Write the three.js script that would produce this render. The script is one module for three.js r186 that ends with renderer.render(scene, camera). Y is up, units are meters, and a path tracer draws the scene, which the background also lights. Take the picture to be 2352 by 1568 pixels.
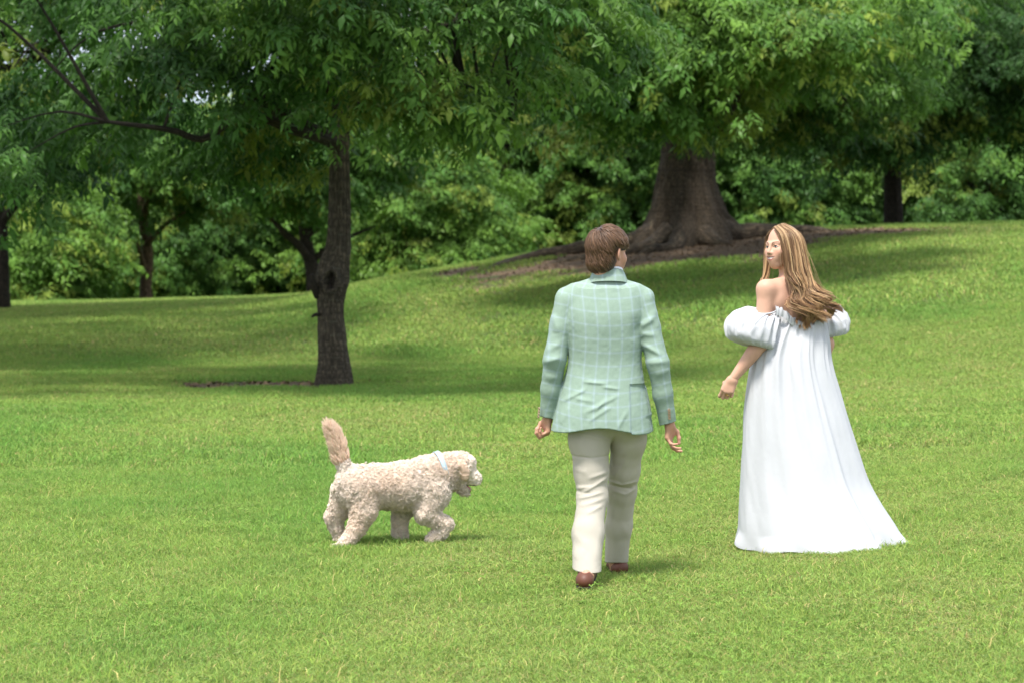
import * as THREE from 'three';
import { mergeGeometries } from 'three/addons/utils/BufferGeometryUtils.js';
import { edgeTable, triTable } from 'three/addons/objects/MarchingCubes.js';

// ------------------------------------------------------------------ camera, sky, sun, exposure
const scene = new THREE.Scene();
const FPX = 6533, CAMH = 1.7;                      // focal length in pixels of a 2352 px wide frame; eye height in metres
const camera = new THREE.PerspectiveCamera(2 * Math.atan(784 / FPX) * 180 / Math.PI, 1024 / 682, 0.1, 1500);
const PITCH = Math.atan((784 - 560) / FPX);
camera.position.set(0, CAMH, 0);
camera.rotation.x = -PITCH;
camera.focus = 14.9;
camera.userData.fStop = 5;
scene.add(camera);
const renderer = new THREE.WebGLRenderer({ antialias: true });
renderer.toneMapping = THREE.LinearToneMapping;
renderer.toneMappingExposure = 2.2;
renderer.shadowMap.enabled = true;

const SUN = new THREE.Vector3(-0.26, 1.6, 0.66).normalize();
const sun = new THREE.DirectionalLight(new THREE.Color(1.0, 0.95, 0.88), 2.9);
sun.position.copy(SUN).multiplyScalar(120).add(new THREE.Vector3(0, 0, -40));
sun.target.position.set(0, 0, -40);
sun.castShadow = true; sun.shadow.radius = 20;
Object.assign(sun.shadow.camera, { left: -60, right: 60, top: 60, bottom: -60, near: 1, far: 300 });
sun.shadow.mapSize.set(4096, 4096);
scene.add(sun, sun.target);

// ------------------------------------------------------------------ helpers
const V = (x, y, z) => new THREE.Vector3(x, y, z);
function rng(seed) { let a = seed >>> 0; return () => { a = (a + 0x6D2B79F5) | 0; let t = Math.imul(a ^ (a >>> 15), 1 | a); t = (t + Math.imul(t ^ (t >>> 7), 61 | t)) ^ t; return ((t ^ (t >>> 14)) >>> 0) / 4294967296; }; }
const clamp = (x, a, b) => x < a ? a : x > b ? b : x;
const lerp = (a, b, t) => a + (b - a) * t;
const sstep = (a, b, x) => { const t = clamp((x - a) / (b - a), 0, 1); return t * t * (3 - 2 * t); };
function hash(x, y, z) { let h = Math.imul(x, 374761393) ^ Math.imul(y, 668265263) ^ Math.imul(z, 2147483647 ^ 0x5bd1e995); h = Math.imul(h ^ (h >>> 13), 1274126177); return ((h ^ (h >>> 16)) >>> 0) / 4294967296; }
function noise(x, y, z = 0) {                      // value noise, -1 .. 1
  const i = Math.floor(x), j = Math.floor(y), k = Math.floor(z);
  let u = x - i, v = y - j, w = z - k; u = u * u * (3 - 2 * u); v = v * v * (3 - 2 * v); w = w * w * (3 - 2 * w);
  const a = lerp(lerp(hash(i, j, k), hash(i + 1, j, k), u), lerp(hash(i, j + 1, k), hash(i + 1, j + 1, k), u), v);
  const b = lerp(lerp(hash(i, j, k + 1), hash(i + 1, j, k + 1), u), lerp(hash(i, j + 1, k + 1), hash(i + 1, j + 1, k + 1), u), v);
  return 2 * lerp(a, b, w) - 1;
}
const fbm = (x, y, z = 0, n = 4) => { let s = 0, a = 0.5; for (let i = 0; i < n; i++) { s += a * noise(x, y, z); x = x * 2.03 + 17.1; y = y * 2.03 + 3.7; z = z * 2.03 + 9.2; a *= 0.5; } return s; };
function curve(table) {                            // smooth interpolation through [x, y] pairs
  return (x) => {
    const n = table.length;
    if (x <= table[0][0]) return table[0][1];
    if (x >= table[n - 1][0]) return table[n - 1][1];
    let i = 0; while (x > table[i + 1][0]) i++;
    const [x0, y0] = table[i], [x1, y1] = table[i + 1], h = x1 - x0, t = (x - x0) / h;
    const m0 = i ? (y1 - table[i - 1][1]) / (x1 - table[i - 1][0]) : (y1 - y0) / h;
    const m1 = i + 2 < n ? (table[i + 2][1] - y0) / (table[i + 2][0] - x0) : (y1 - y0) / h;
    const t2 = t * t, t3 = t2 * t;
    return (2 * t3 - 3 * t2 + 1) * y0 + (t3 - 2 * t2 + t) * h * m0 + (-2 * t3 + 3 * t2) * y1 + (t3 - t2) * h * m1;
  };
}
// the place on the vertical plane at distance d (metres) that the photograph shows at pixel px, py (2352 px wide frame, horizon at 560)
const atPx = (px, py, d) => { const a = Math.atan((py - 784) / FPX) + PITCH; return V((px - 1176) / FPX * d / Math.cos(Math.atan((py - 784) / FPX)) * Math.cos(a) ** 0, CAMH - Math.tan(a) * d, -d); };
const names = {};
const numbered = (n) => { const k = names[n] = (names[n] ?? -1) + 1; return k ? n + '_' + String(k).padStart(3, '0') : n; };
function shadowed(o) { o.castShadow = true; o.receiveShadow = true; return o; }
function part(name, geometry, material, parent) { const m = shadowed(new THREE.Mesh(geometry, material)); m.name = name; parent.add(m); return m; }
function thing(name, label, category, [x, y, z] = [0, 0, 0], group) {
  const o = new THREE.Group(); o.name = numbered(name); o.position.set(x, y, z); o.userData = { label, category };
  if (group) o.userData.group = group;
  scene.add(o); return o;
}
function geo(pos, idx, extra = {}) {
  const g = new THREE.BufferGeometry();
  g.setAttribute('position', new THREE.BufferAttribute(new Float32Array(pos), 3));
  for (const k in extra) g.setAttribute(k, new THREE.BufferAttribute(new Float32Array(extra[k]), k === 'uv' ? 2 : 3));
  g.setIndex(new THREE.BufferAttribute(new Uint32Array(idx), 1));
  if (!extra.normal) g.computeVertexNormals();
  return g;
}
// a tapered tube along points; shape(a, t) scales the radius round the angle a and along t
function tube(pts, radii, sides = 8, { shape, steps, uvScale = 1, cap = true } = {}) {
  const c = new THREE.CatmullRomCurve3(pts, false, 'centripetal'), n = steps ?? Math.max(4, (pts.length - 1) * 4);
  const pos = [], idx = [], uv = [], len = c.getLength(), rAt = curve(radii.map((r, i) => [i / (radii.length - 1), r]));
  const fr = c.computeFrenetFrames(n, false), p = V(), q = V();
  // parallel-transport frames from the first normal
  let nx = fr.normals[0].clone();
  for (let i = 0; i <= n; i++) {
    const t = i / n; c.getPoint(t, p);
    const T = c.getTangent(t); nx.sub(q.copy(T).multiplyScalar(nx.dot(T))).normalize(); const bn = V().crossVectors(T, nx);
    const r = Math.max(1e-4, rAt(t));
    for (let j = 0; j <= sides; j++) {
      const a = j / sides * Math.PI * 2, ca = Math.cos(a), sa = Math.sin(a), k = r * (shape ? shape(j === sides ? 0 : a, t, p, nx.x * ca + bn.x * sa, nx.z * ca + bn.z * sa, r) : 1);
      pos.push(p.x + (nx.x * Math.cos(a) + bn.x * Math.sin(a)) * k, p.y + (nx.y * Math.cos(a) + bn.y * Math.sin(a)) * k, p.z + (nx.z * Math.cos(a) + bn.z * Math.sin(a)) * k);
      uv.push(j / sides * Math.round(Math.max(1, r * 6.283 * uvScale)), t * len * uvScale);
    }
  }
  const m = sides + 1;
  for (let i = 0; i < n; i++) for (let j = 0; j < sides; j++) { const a = i * m + j; idx.push(a, a + 1, a + m, a + 1, a + m + 1, a + m); }
  if (cap) for (const [row, f] of [[0, 1], [n, 0]]) for (let j = 1; j < sides - 1; j++) { const a = row * m; f ? idx.push(a, a + j + 1, a + j) : idx.push(a, a + j, a + j + 1); }
  return geo(pos, idx, { uv });
}

// ---- distance fields and their mesher
const capsule = (a, b, ra, rb = ra) => {
  const [ax, ay, az] = a, bx = b[0] - ax, by = b[1] - ay, bz = b[2] - az, bb = bx * bx + by * by + bz * bz || 1e-9;
  return (x, y, z) => { const px = x - ax, py = y - ay, pz = z - az; let h = (px * bx + py * by + pz * bz) / bb; h = h < 0 ? 0 : h > 1 ? 1 : h; const dx = px - bx * h, dy = py - by * h, dz = pz - bz * h; return Math.sqrt(dx * dx + dy * dy + dz * dz) - (ra + (rb - ra) * h); };
};
const ellipsoid = (c, r, rot) => {                 // rot: [rx, ry, rz] Euler
  const [cx, cy, cz] = c, [rx, ry, rz] = r; let e = null;
  if (rot) e = new THREE.Matrix4().makeRotationFromEuler(new THREE.Euler(...rot)).invert().elements;
  return (x, y, z) => {
    x -= cx; y -= cy; z -= cz;
    if (e) { const X = e[0] * x + e[4] * y + e[8] * z, Y = e[1] * x + e[5] * y + e[9] * z; z = e[2] * x + e[6] * y + e[10] * z; x = X; y = Y; }
    const a = x / rx, b = y / ry, d = z / rz, k0 = Math.sqrt(a * a + b * b + d * d), k1 = Math.sqrt((a / rx) ** 2 + (b / ry) ** 2 + (d / rz) ** 2);
    return k1 < 1e-9 ? -Math.min(rx, ry, rz) : k0 * (k0 - 1) / k1;
  };
};
const smin = (a, b, k) => { const h = Math.max(k - Math.abs(a - b), 0) / k; return Math.min(a, b) - h * h * k * 0.25; };
const smax = (a, b, k) => -smin(-a, -b, k);
const blend = (k, list) => (x, y, z) => { let d = list[0](x, y, z); for (let i = 1; i < list.length; i++) d = smin(d, list[i](x, y, z), k); return d; };
const chain = (pts, k) => { const l = []; for (let i = 0; i + 1 < pts.length; i++) l.push(capsule(pts[i].slice(0, 3), pts[i + 1].slice(0, 3), pts[i][3], pts[i + 1][3])); return k ? blend(k, l) : (x, y, z) => { let d = 1e9; for (const f of l) d = Math.min(d, f(x, y, z)); return d; }; };
const CORNER = [[0, 0, 0], [1, 0, 0], [1, 1, 0], [0, 1, 0], [0, 0, 1], [1, 0, 1], [1, 1, 1], [0, 1, 1]];
const EDGE = [[0, 1], [1, 2], [3, 2], [0, 3], [4, 5], [5, 6], [7, 6], [4, 7], [0, 4], [1, 5], [2, 6], [3, 7]];
function surface(sdf, lo, hi, cell, color, uvOf) {
  const n = [0, 1, 2].map((i) => Math.ceil((hi[i] - lo[i]) / cell) + 1), [nx, ny, nz] = n, f = new Float32Array(nx * ny * nz);
  const B = 6, half = B * cell * 0.87 * 2.4;
  for (let k = 0; k < nz; k += B) for (let j = 0; j < ny; j += B) for (let i = 0; i < nx; i += B) {
    const d = sdf(lo[0] + (i + (B - 1) / 2) * cell, lo[1] + (j + (B - 1) / 2) * cell, lo[2] + (k + (B - 1) / 2) * cell), far = Math.abs(d) > half;
    for (let c = k; c < Math.min(nz, k + B); c++) for (let b = j; b < Math.min(ny, j + B); b++) for (let a = i; a < Math.min(nx, i + B); a++)
      f[a + nx * (b + ny * c)] = far ? d : sdf(lo[0] + a * cell, lo[1] + b * cell, lo[2] + c * cell);
  }
  const pos = [], nor = [], col = [], uv = [], idx = [], seen = new Map(), vv = new Array(12);
  const off = CORNER.map(([a, b, c]) => a + nx * (b + ny * c));
  for (let k = 0; k < nz - 1; k++) for (let j = 0; j < ny - 1; j++) for (let i = 0; i < nx - 1; i++) {
    const q = i + nx * (j + ny * k); let bits = 0;
    for (let c = 0; c < 8; c++) if (f[q + off[c]] < 0) bits |= 1 << c;
    const e = edgeTable[bits]; if (!e) continue;
    for (let m = 0; m < 12; m++) if (e & (1 << m)) {
      const [a, b] = EDGE[m], qa = q + off[a], qb = q + off[b], key = qa * 8 + [1, 2, 4][[0, 1, 2].find((x) => CORNER[a][x] !== CORNER[b][x])];
      let v = seen.get(key);
      if (v === undefined) {
        v = pos.length / 3; seen.set(key, v);
        const t = f[qa] / (f[qa] - f[qb]), A = CORNER[a], C = CORNER[b];
        const x = lo[0] + (i + A[0] + (C[0] - A[0]) * t) * cell, y = lo[1] + (j + A[1] + (C[1] - A[1]) * t) * cell, z = lo[2] + (k + A[2] + (C[2] - A[2]) * t) * cell, h = cell * 0.5;
        let gx = sdf(x + h, y, z) - sdf(x - h, y, z), gy = sdf(x, y + h, z) - sdf(x, y - h, z), gz = sdf(x, y, z + h) - sdf(x, y, z - h); const l = Math.hypot(gx, gy, gz) || 1;
        pos.push(x, y, z); nor.push(gx / l, gy / l, gz / l);
        if (color) col.push(...color(x, y, z));
        if (uvOf) uv.push(...uvOf(x, y, z, gx / l, gy / l, gz / l));
      }
      vv[m] = v;
    }
    for (let m = bits * 16; triTable[m] !== -1; m += 3) idx.push(vv[triTable[m]], vv[triTable[m + 2]], vv[triTable[m + 1]]);
  }
  const extra = { normal: nor }; if (color) extra.color = col; if (uvOf) extra.uv = uv;
  const g = geo(pos, idx, extra);
  // keep the winding in step with the normals
  if (idx.length) { const a = V().fromArray(pos, idx[0] * 3), b = V().fromArray(pos, idx[1] * 3), c = V().fromArray(pos, idx[2] * 3), N = V().fromArray(nor, idx[0] * 3); if (b.sub(a).cross(c.sub(a)).dot(N) < 0) { const I = g.index.array; for (let m = 0; m < I.length; m += 3) { const t = I[m]; I[m] = I[m + 1]; I[m + 1] = t; } } }
  return g;
}
// many tapered strands in one geometry: each {p: Vector3[], r: base radius, c: [r, g, b]}
function strands(list, steps = 12, sides = 4, flat = 1) {
  const pos = [], idx = [], col = [], T = V(), N = V(), Bn = V(), p = V();
  for (const s of list) {
    const c = new THREE.CatmullRomCurve3(s.p, false, 'centripetal'), b0 = pos.length / 3; N.set(0.3, 0.2, 1);
    for (let i = 0; i <= steps; i++) {
      const t = i / steps; c.getPoint(t, p); c.getTangent(t, T); N.addScaledVector(T, -N.dot(T)).normalize(); Bn.crossVectors(T, N);
      const r = s.r * (s.taper ? s.taper(t) : Math.sqrt(Math.max(0.002, Math.min(1, t * 6 + 0.4) * (1 - t ** 2.5))));
      for (let j = 0; j < sides; j++) { const a = j / sides * 6.2832; const u = Math.cos(a) * r * flat, v = Math.sin(a) * r; pos.push(p.x + Bn.x * u + N.x * v, p.y + Bn.y * u + N.y * v, p.z + Bn.z * u + N.z * v); const k = s.c2 ? t : 0; col.push(lerp(s.c[0], s.c2?.[0] ?? 0, k), lerp(s.c[1], s.c2?.[1] ?? 0, k), lerp(s.c[2], s.c2?.[2] ?? 0, k)); }
    }
    for (let i = 0; i < steps; i++) for (let j = 0; j < sides; j++) { const a = b0 + i * sides + j, b = b0 + i * sides + (j + 1) % sides; idx.push(a, b, a + sides, b, b + sides, a + sides); }
  }
  return geo(pos, idx, { color: col });
}
function texture(w, h, fn, { srgb = true, repeat = [1, 1] } = {}) {       // fn(u, v) -> [r, g, b] in 0..1
  const d = new Uint8Array(w * h * 4);
  for (let j = 0; j < h; j++) for (let i = 0; i < w; i++) { const c = fn(i / w, j / h), o = (j * w + i) * 4; d[o] = clamp(c[0], 0, 1) * 255; d[o + 1] = clamp(c[1], 0, 1) * 255; d[o + 2] = clamp(c[2], 0, 1) * 255; d[o + 3] = 255; }
  const t = new THREE.DataTexture(d, w, h); t.wrapS = t.wrapT = THREE.RepeatWrapping; t.magFilter = THREE.LinearFilter; t.minFilter = THREE.LinearMipmapLinearFilter; t.generateMipmaps = true;
  if (srgb) t.colorSpace = THREE.SRGBColorSpace; t.repeat.set(...repeat); t.needsUpdate = true; return t;
}
// noise that wraps: sample on a torus-like lattice of period n
const wrapNoise = (u, v, n, s = 0) => { const x = u * n, y = v * n, i = Math.floor(x), j = Math.floor(y); let a = x - i, b = y - j; a = a * a * (3 - 2 * a); b = b * b * (3 - 2 * b); const h = (p, q) => hash(((p % n) + n) % n, ((q % n) + n) % n, s); return lerp(lerp(h(i, j), h(i + 1, j), a), lerp(h(i, j + 1), h(i + 1, j + 1), a), b); };
const lin = (hex) => { const c = new THREE.Color(hex); return [c.r, c.g, c.b]; };

// ------------------------------------------------------------------ sky: a bright, thinly clouded summer sky
{
  const W = 512, H = 256, d = new Float32Array(W * H * 4);
  for (let j = 0; j < H; j++) for (let i = 0; i < W; i++) {
    const el = ((j + 0.5) / H - 0.5) * Math.PI, az = ((i + 0.5) / W - 0.5) * 2 * Math.PI, x = Math.cos(el) * Math.cos(az), y = Math.sin(el), z = Math.cos(el) * Math.sin(az);
    const up = Math.max(0, y), k = 1 / (up + 0.25), cl = sstep(-0.35, 0.25, fbm(x * k * 1.3 + 4, z * k * 1.3 + 2, 0.5, 5));
    const near = Math.max(0, x * SUN.x + y * SUN.y + z * SUN.z) ** 6, hz = Math.exp(-up * 4);
    const clear = [0.24 + 0.22 * hz, 0.38 + 0.2 * hz, 0.66 + 0.08 * hz], cloud = [0.78, 0.785, 0.8], o = (j * W + i) * 4, b = 0.9 * (1 + 0.35 * near);
    for (let c = 0; c < 3; c++) d[o + c] = lerp(clear[c], cloud[c], 0.3 + 0.7 * cl) * b;
    d[o + 3] = 1;
  }
  const t = new THREE.DataTexture(d, W, H, THREE.RGBAFormat, THREE.FloatType); t.mapping = THREE.EquirectangularReflectionMapping; t.magFilter = t.minFilter = THREE.LinearFilter; t.needsUpdate = true;
  scene.background = t; scene.environment = t;
}

// ------------------------------------------------------------------ the ground: level lawn in front, a low hill behind, highest to the right
const crest = curve([[-40, 0.1], [-12, 0.2], [-10, 0.26], [-7.5, 0.34], [-5.1, 0.48], [-3.6, 0.75], [-2.2, 1.02], [-0.7, 1.27], [0.6, 1.46], [2.6, 1.6], [4.5, 1.74], [6.9, 1.92], [11.2, 1.98], [18, 2.05], [40, 2.2]]);
function ground(x, z) {
  const d = -z, d0 = lerp(36, 24, sstep(-1, 9, x));
  let h = crest(x) * sstep(d0, 63, d) * (1 - sstep(64, 96, d));
  const s = x - 0.4; h += 0.055 * (s + Math.sqrt(s * s + 0.12)) * 0.5 * sstep(7, 14, d) * (1 - 0.75 * sstep(22, 50, d));
  h += 0.03 * fbm(x * 0.35 + 3, z * 0.35, 1, 3) * sstep(16, 24, d) + 0.012 * fbm(x * 1.5, z * 1.5, 5, 2);
  return h - 0.65 * sstep(73, 106, d) - 0.6 * sstep(110, 220, d);
}
// bare earth: a strip at the foot of the slim tree and the root mound of the big one; 0 .. 1
function bare(x, z) {
  const n = 0.6 * fbm(x * 0.9 + 7, z * 0.5, 2, 4) + 0.6 * fbm(x * 3.2, z * 2.2, 8, 2);
  const a = 1 - Math.hypot((x + 2.9) / 1.5, (z + 34.3) / 1.1), a2 = 1 - Math.hypot((x + 1.1) / 1.4, (z + 34.9) / 0.9);
  const b = 1 - Math.hypot((x - 2.9) / 4.7, (z + 57) / 5.0), c = 1 - Math.hypot((x - 6.5) / 3.2, (z + 58.5) / 3.2);
  return clamp(0.15 + Math.max(sstep(-0.2, 0.5, a + n * 1.3), 0.6 * sstep(0, 0.5, a2 + n * 1.3), sstep(-0.12, 0.3, b + n), sstep(-0.1, 0.4, c + n)) - 0.15, 0, 1);
}
{
  const xs = [], zs = [];
  for (let x = -260; x < -30; x += 10) xs.push(x); for (let x = -30; x < -9; x += 0.7) xs.push(x); for (let x = -9; x < 9; x += 0.14) xs.push(x); for (let x = 9; x < 30; x += 0.7) xs.push(x); for (let x = 30; x <= 260; x += 10) xs.push(x);
  for (let z = 30; z > -8; z -= 1.5) zs.push(z); for (let z = -8; z > -75; z -= 0.14) zs.push(z); for (let z = -75; z > -120; z -= 1) zs.push(z); for (let z = -120; z >= -700; z -= 20) zs.push(z);
  const pos = [], uv = [], col = [], idx = [], green = [0.07, 0.1, 0.02], earth = [0.17, 0.115, 0.074];
  for (const z of zs) for (const x of xs) {
    const b = bare(x, z); pos.push(x, ground(x, z), z); uv.push(x / 1.7, z / 1.7);
    for (let c = 0; c < 3; c++) col.push(lerp(green[c], earth[c], b));
  }
  const m = xs.length; for (let j = 0; j + 1 < zs.length; j++) for (let i = 0; i + 1 < m; i++) { const a = j * m + i; idx.push(a, a + 1, a + m, a + 1, a + m + 1, a + m); }
  const T = texture(512, 512, (u, v) => { const n = 0.5 * wrapNoise(u, v, 16, 1) + 0.3 * wrapNoise(u, v, 64, 2) + 0.35 * wrapNoise(u, v, 180, 3), k = 0.62 + 0.5 * n; return [k, k * 0.99, k * 0.95]; });
  const g = shadowed(new THREE.Mesh(geo(pos, idx, { uv, color: col }), new THREE.MeshStandardMaterial({ vertexColors: true, map: T, bumpMap: T, bumpScale: 0.03, roughness: 1 })));
  g.name = 'ground'; g.userData = { kind: 'structure', label: 'green lawn over gently rising park ground', category: 'ground' }; scene.add(g);
}
// ---- grass blades, in patches that overlap; every blade has its own tone
function patch(seed, blades, rad, h, w, lean, strawShare) {
  const r = rng(seed), pos = [], idx = [], col = [];
  for (let b = 0; b < blades; b++) {
    const a = r() * 6.283, q = rad * Math.pow(r(), 0.6), cx = Math.cos(a) * q, cz = Math.sin(a) * q, f = r() * 6.283, fx = Math.cos(f), fz = Math.sin(f);
    const clump = 0.5 + 0.5 * noise(cx * 14 + seed * 3, cz * 14, seed), hh = h * (0.4 + 0.5 * r() + 0.45 * clump), flat = r() < 0.16 ? 1.8 : 1, ww = w * (0.55 + 0.7 * r()) * (flat > 1 ? 1.5 : 1), l = lean * flat * (0.25 + r()) * hh, da = r() * 6.283, dx = Math.cos(da) * l, dz = Math.sin(da) * l, o = pos.length / 3, top = hh * (1 - 0.22 * lean * flat);
    pos.push(cx - fx * ww, -0.015, cz - fz * ww, cx + fx * ww, -0.015, cz + fz * ww, cx + dx * 0.35 - fx * ww * 0.8, hh * 0.55, cz + dz * 0.35 - fz * ww * 0.8, cx + dx * 0.35 + fx * ww * 0.8, hh * 0.55, cz + dz * 0.35 + fz * ww * 0.8, cx + dx, Math.max(0.012, top), cz + dz);
    idx.push(o, o + 1, o + 2, o + 1, o + 3, o + 2, o + 2, o + 3, o + 4);
    const straw = r() < strawShare ? 0.5 + 0.5 * r() : 0.3 * r() * r(), v = 0.7 + 0.58 * r();
    const c = [lerp(0.8 + 0.35 * r(), 2.3, straw) * v, lerp(1, 1.15, straw) * v, lerp(0.8 + 0.4 * r(), 2.6, straw) * v];
    for (let k = 0; k < 5; k++) col.push(...c);
  }
  return geo(pos, idx, { color: col });
}
const grassMat = new THREE.MeshPhysicalMaterial({ vertexColors: true, roughness: 1, transmission: 0.35, thickness: 0, specularIntensity: 0.3 });
{
  const lay = (d0, d1, gap, size, seed, kinds) => {
    const r = rng(seed), buckets = kinds.map(() => ({ m: [], c: [] })), M = new THREE.Matrix4(), Q = new THREE.Quaternion(), Q2 = new THREE.Quaternion(), UP = V(0, 1, 0);
    for (let d = d0; d < d1; d += gap) { const half = 0.19 * d + 1.0; for (let x0 = -half; x0 < half; x0 += gap) {
      const x = x0 + (r() - 0.5) * gap, z = -d + (r() - 0.5) * gap, b = bare(x, z), k0 = r(), k1 = r(), k2 = r(), k3 = r();
      if (b > 0.12 + 0.6 * k0) continue;
      const big = 0.75 * fbm(x * 0.7 + 11, z * 0.22, 3, 3), mid = fbm(x * 2.3, z * 1.8, 7, 3), dry = sstep(-0.05, 0.45, 0.5 * mid - 0.6 * big + 0.25 * (k1 - 0.5)), lush = sstep(-0.1, 0.45, big + 0.5 * mid);
      const s = size * (0.85 + 0.3 * k2), hy = s * (0.75 + 0.3 * k3 + 0.4 * lush) * (1 - 0.5 * b), kind = Math.min(kinds.length - 1, Math.floor((0.55 * dry + 0.6 * k1) * kinds.length * 0.87));
      const e = 0.15, n = V(ground(x - e, z) - ground(x + e, z), 2 * e, ground(x, z - e) - ground(x, z + e)).normalize();
      Q.setFromUnitVectors(UP, n).multiply(Q2.setFromAxisAngle(UP, k0 * 6.283)); M.compose(V(x, ground(x, z), z), Q, V(s, hy, s)); buckets[kind].m.push(...M.elements);
      const v = 0.92 + 0.16 * k3; buckets[kind].c.push(lerp(lerp(0.245, 0.185, lush), 0.3, dry * 0.5) * v, lerp(lerp(0.378, 0.348, lush), 0.378, dry) * v, lerp(lerp(0.072, 0.06, lush), 0.1, dry * 0.5) * v);
    } }
    kinds.forEach((g, i) => {
      const n = buckets[i].m.length / 16; if (!n) return;
      const im = shadowed(new THREE.InstancedMesh(g, grassMat, n)); im.instanceMatrix.array.set(buckets[i].m);
      im.instanceColor = new THREE.InstancedBufferAttribute(new Float32Array(buckets[i].c), 3);
      im.name = numbered('lawn_grass'); im.userData = { kind: 'stuff', label: 'short green lawn grass of the park', category: 'grass', group: 'blades of lawn grass' }; scene.add(im);
    });
  };
  const near = [0, 1, 2, 3, 4].map((k) => patch(1 + k, 700, 0.24, 0.058 - 0.004 * k, 0.0021 + 0.0001 * k, 0.75 + 0.12 * k, 0.03 + 0.04 * k)), far = [0, 1, 2].map((k) => patch(11 + k, 520, 0.42, 0.06, 0.0042, 0.9, 0.03 + 0.04 * k)), back = [0, 1, 2].map((k) => patch(21 + k, 420, 0.8, 0.085, 0.008, 1, 0.03 + 0.03 * k));
  lay(9.3, 21, 0.19, 1, 101, near);
  lay(9.4, 24, 0.55, 1, 104, [patch(31, 9, 0.34, 0.12, 0.0015, 0.55, 0.5), patch(32, 5, 0.3, 0.15, 0.0014, 0.45, 0.3), patch(33, 26, 0.1, 0.1, 0.0022, 0.8, 0.05)]);
  lay(21, 41, 0.36, 1, 102, far);
  lay(41, 100, 0.75, 1, 103, back);
}

// clover among the grass
{
  const pos = [], idx = []; for (let l = 0; l < 3; l++) { const a = l * 2.094, o = pos.length / 3; pos.push(0, 0.034, 0); for (let k = -2; k <= 2; k++) { const b = a + k * 0.3, q = 0.0125 * (1 - 0.1 * Math.abs(k)); pos.push(Math.cos(b) * q, 0.036 + 0.002 * Math.abs(k), Math.sin(b) * q); } for (let k = 0; k < 4; k++) idx.push(o, o + k + 2, o + k + 1); }
  const r = rng(62), N = 5000, M = new THREE.Matrix4(), Q = new THREE.Quaternion(), E = new THREE.Euler(), m = [], c = [];
  for (let i = 0; i < 60000 && c.length < N * 3; i++) { const d = 9.5 + 16 * r(), x = (2 * r() - 1) * (0.19 * d + 0.9), z = -d; if (fbm(x * 1.3 + 5, z * 0.9, 9, 3) < 0.1 + 0.15 * r()) continue; E.set((r() - 0.5) * 0.6, r() * 6.283, (r() - 0.5) * 0.6); Q.setFromEuler(E); const s = 0.7 + 0.7 * r(); M.compose(V(x, ground(x, z) + 0.012 * r(), z), Q, V(s, s, s)); m.push(...M.elements); const v = 0.8 + 0.4 * r(); c.push(0.19 * v, 0.31 * v, 0.06 * v); }
  const im = shadowed(new THREE.InstancedMesh(geo(pos, idx), new THREE.MeshPhysicalMaterial({ roughness: 1, transmission: 0.3, thickness: 0, specularIntensity: 0.2 }), c.length / 3)); im.instanceMatrix.array.set(m); im.instanceColor = new THREE.InstancedBufferAttribute(new Float32Array(c), 3); im.name = 'clover'; im.userData = { kind: 'stuff', label: 'small clover leaves scattered through the lawn grass', category: 'clover' }; scene.add(im);
}
// fallen leaves and bark crumbs on the bare earth
{
  const r = rng(61), g = geo([-0.03, 0, 0, 0, 0.006, -0.014, 0.032, 0.004, 0, 0, 0.01, 0.014], [0, 3, 1, 1, 3, 2]), N = 5200, M = new THREE.Matrix4(), Q = new THREE.Quaternion(), E = new THREE.Euler(), m = [], c = [];
  for (let i = 0; i < 40000 && c.length < N * 3; i++) {
    const a = r() < 0.12, x = a ? -2.9 + (r() - 0.5) * 3.6 : 3 + (r() - 0.5) * 13, z = a ? -34.3 + (r() - 0.5) * 2.6 : -56.3 + (r() - 0.5) * 13; if (bare(x, z) < 0.25 + 0.4 * r()) continue;
    E.set((r() - 0.5) * 0.9, r() * 6.283, (r() - 0.5) * 0.9); Q.setFromEuler(E); const s = 0.5 + 1.3 * r(); M.compose(V(x, ground(x, z) + 0.006, z), Q, V(s, s, s)); m.push(...M.elements); const v = 0.5 + r(), q = r(); c.push(lerp(0.13, 0.2, q) * v, lerp(0.085, 0.13, q) * v, lerp(0.05, 0.075, q) * v);
  }
  const im = shadowed(new THREE.InstancedMesh(g, new THREE.MeshStandardMaterial({ roughness: 0.95 }), c.length / 3)); im.instanceMatrix.array.set(m); im.instanceColor = new THREE.InstancedBufferAttribute(new Float32Array(c), 3); im.name = 'leaf_litter'; im.userData = { kind: 'stuff', label: 'brown leaf litter scattered on the bare earth under the trees', category: 'leaf litter' }; scene.add(im);
}

// ------------------------------------------------------------------ trees
const barkTex = texture(512, 512, (u, v) => { const w = wrapNoise(u, v, 6, 4), r = Math.abs(2 * wrapNoise(u + 0.03 * w, v * 0.25 + 0.02 * w, 24, 5) - 1), f = wrapNoise(u, v, 90, 6), lich = sstep(0.66, 0.8, 0.7 * wrapNoise(u, v, 9, 7) + 0.3 * f), k = 0.45 + 0.5 * r * (0.6 + 0.5 * wrapNoise(u, v, 20, 8)) + 0.2 * (f - 0.5); return [lerp(k, 0.8, lich * 0.5), lerp(k * 0.95, 0.84, lich * 0.5), lerp(k * 0.88, 0.78, lich * 0.5)]; });
const bark = (hex) => new THREE.MeshStandardMaterial({ color: hex, map: barkTex, bumpMap: barkTex, bumpScale: 0.035, roughness: 0.95 });
const barkA = bark(0x7f796d), barkB = bark(0x827769), barkC = bark(0x554d43), barkPale = bark(0xc0a892);
const leafMat = new THREE.MeshPhysicalMaterial({ roughness: 1, transmission: 0.42, thickness: 0, specularIntensity: 0.3, clearcoat: 0.22, clearcoatRoughness: 0.34 });
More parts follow.
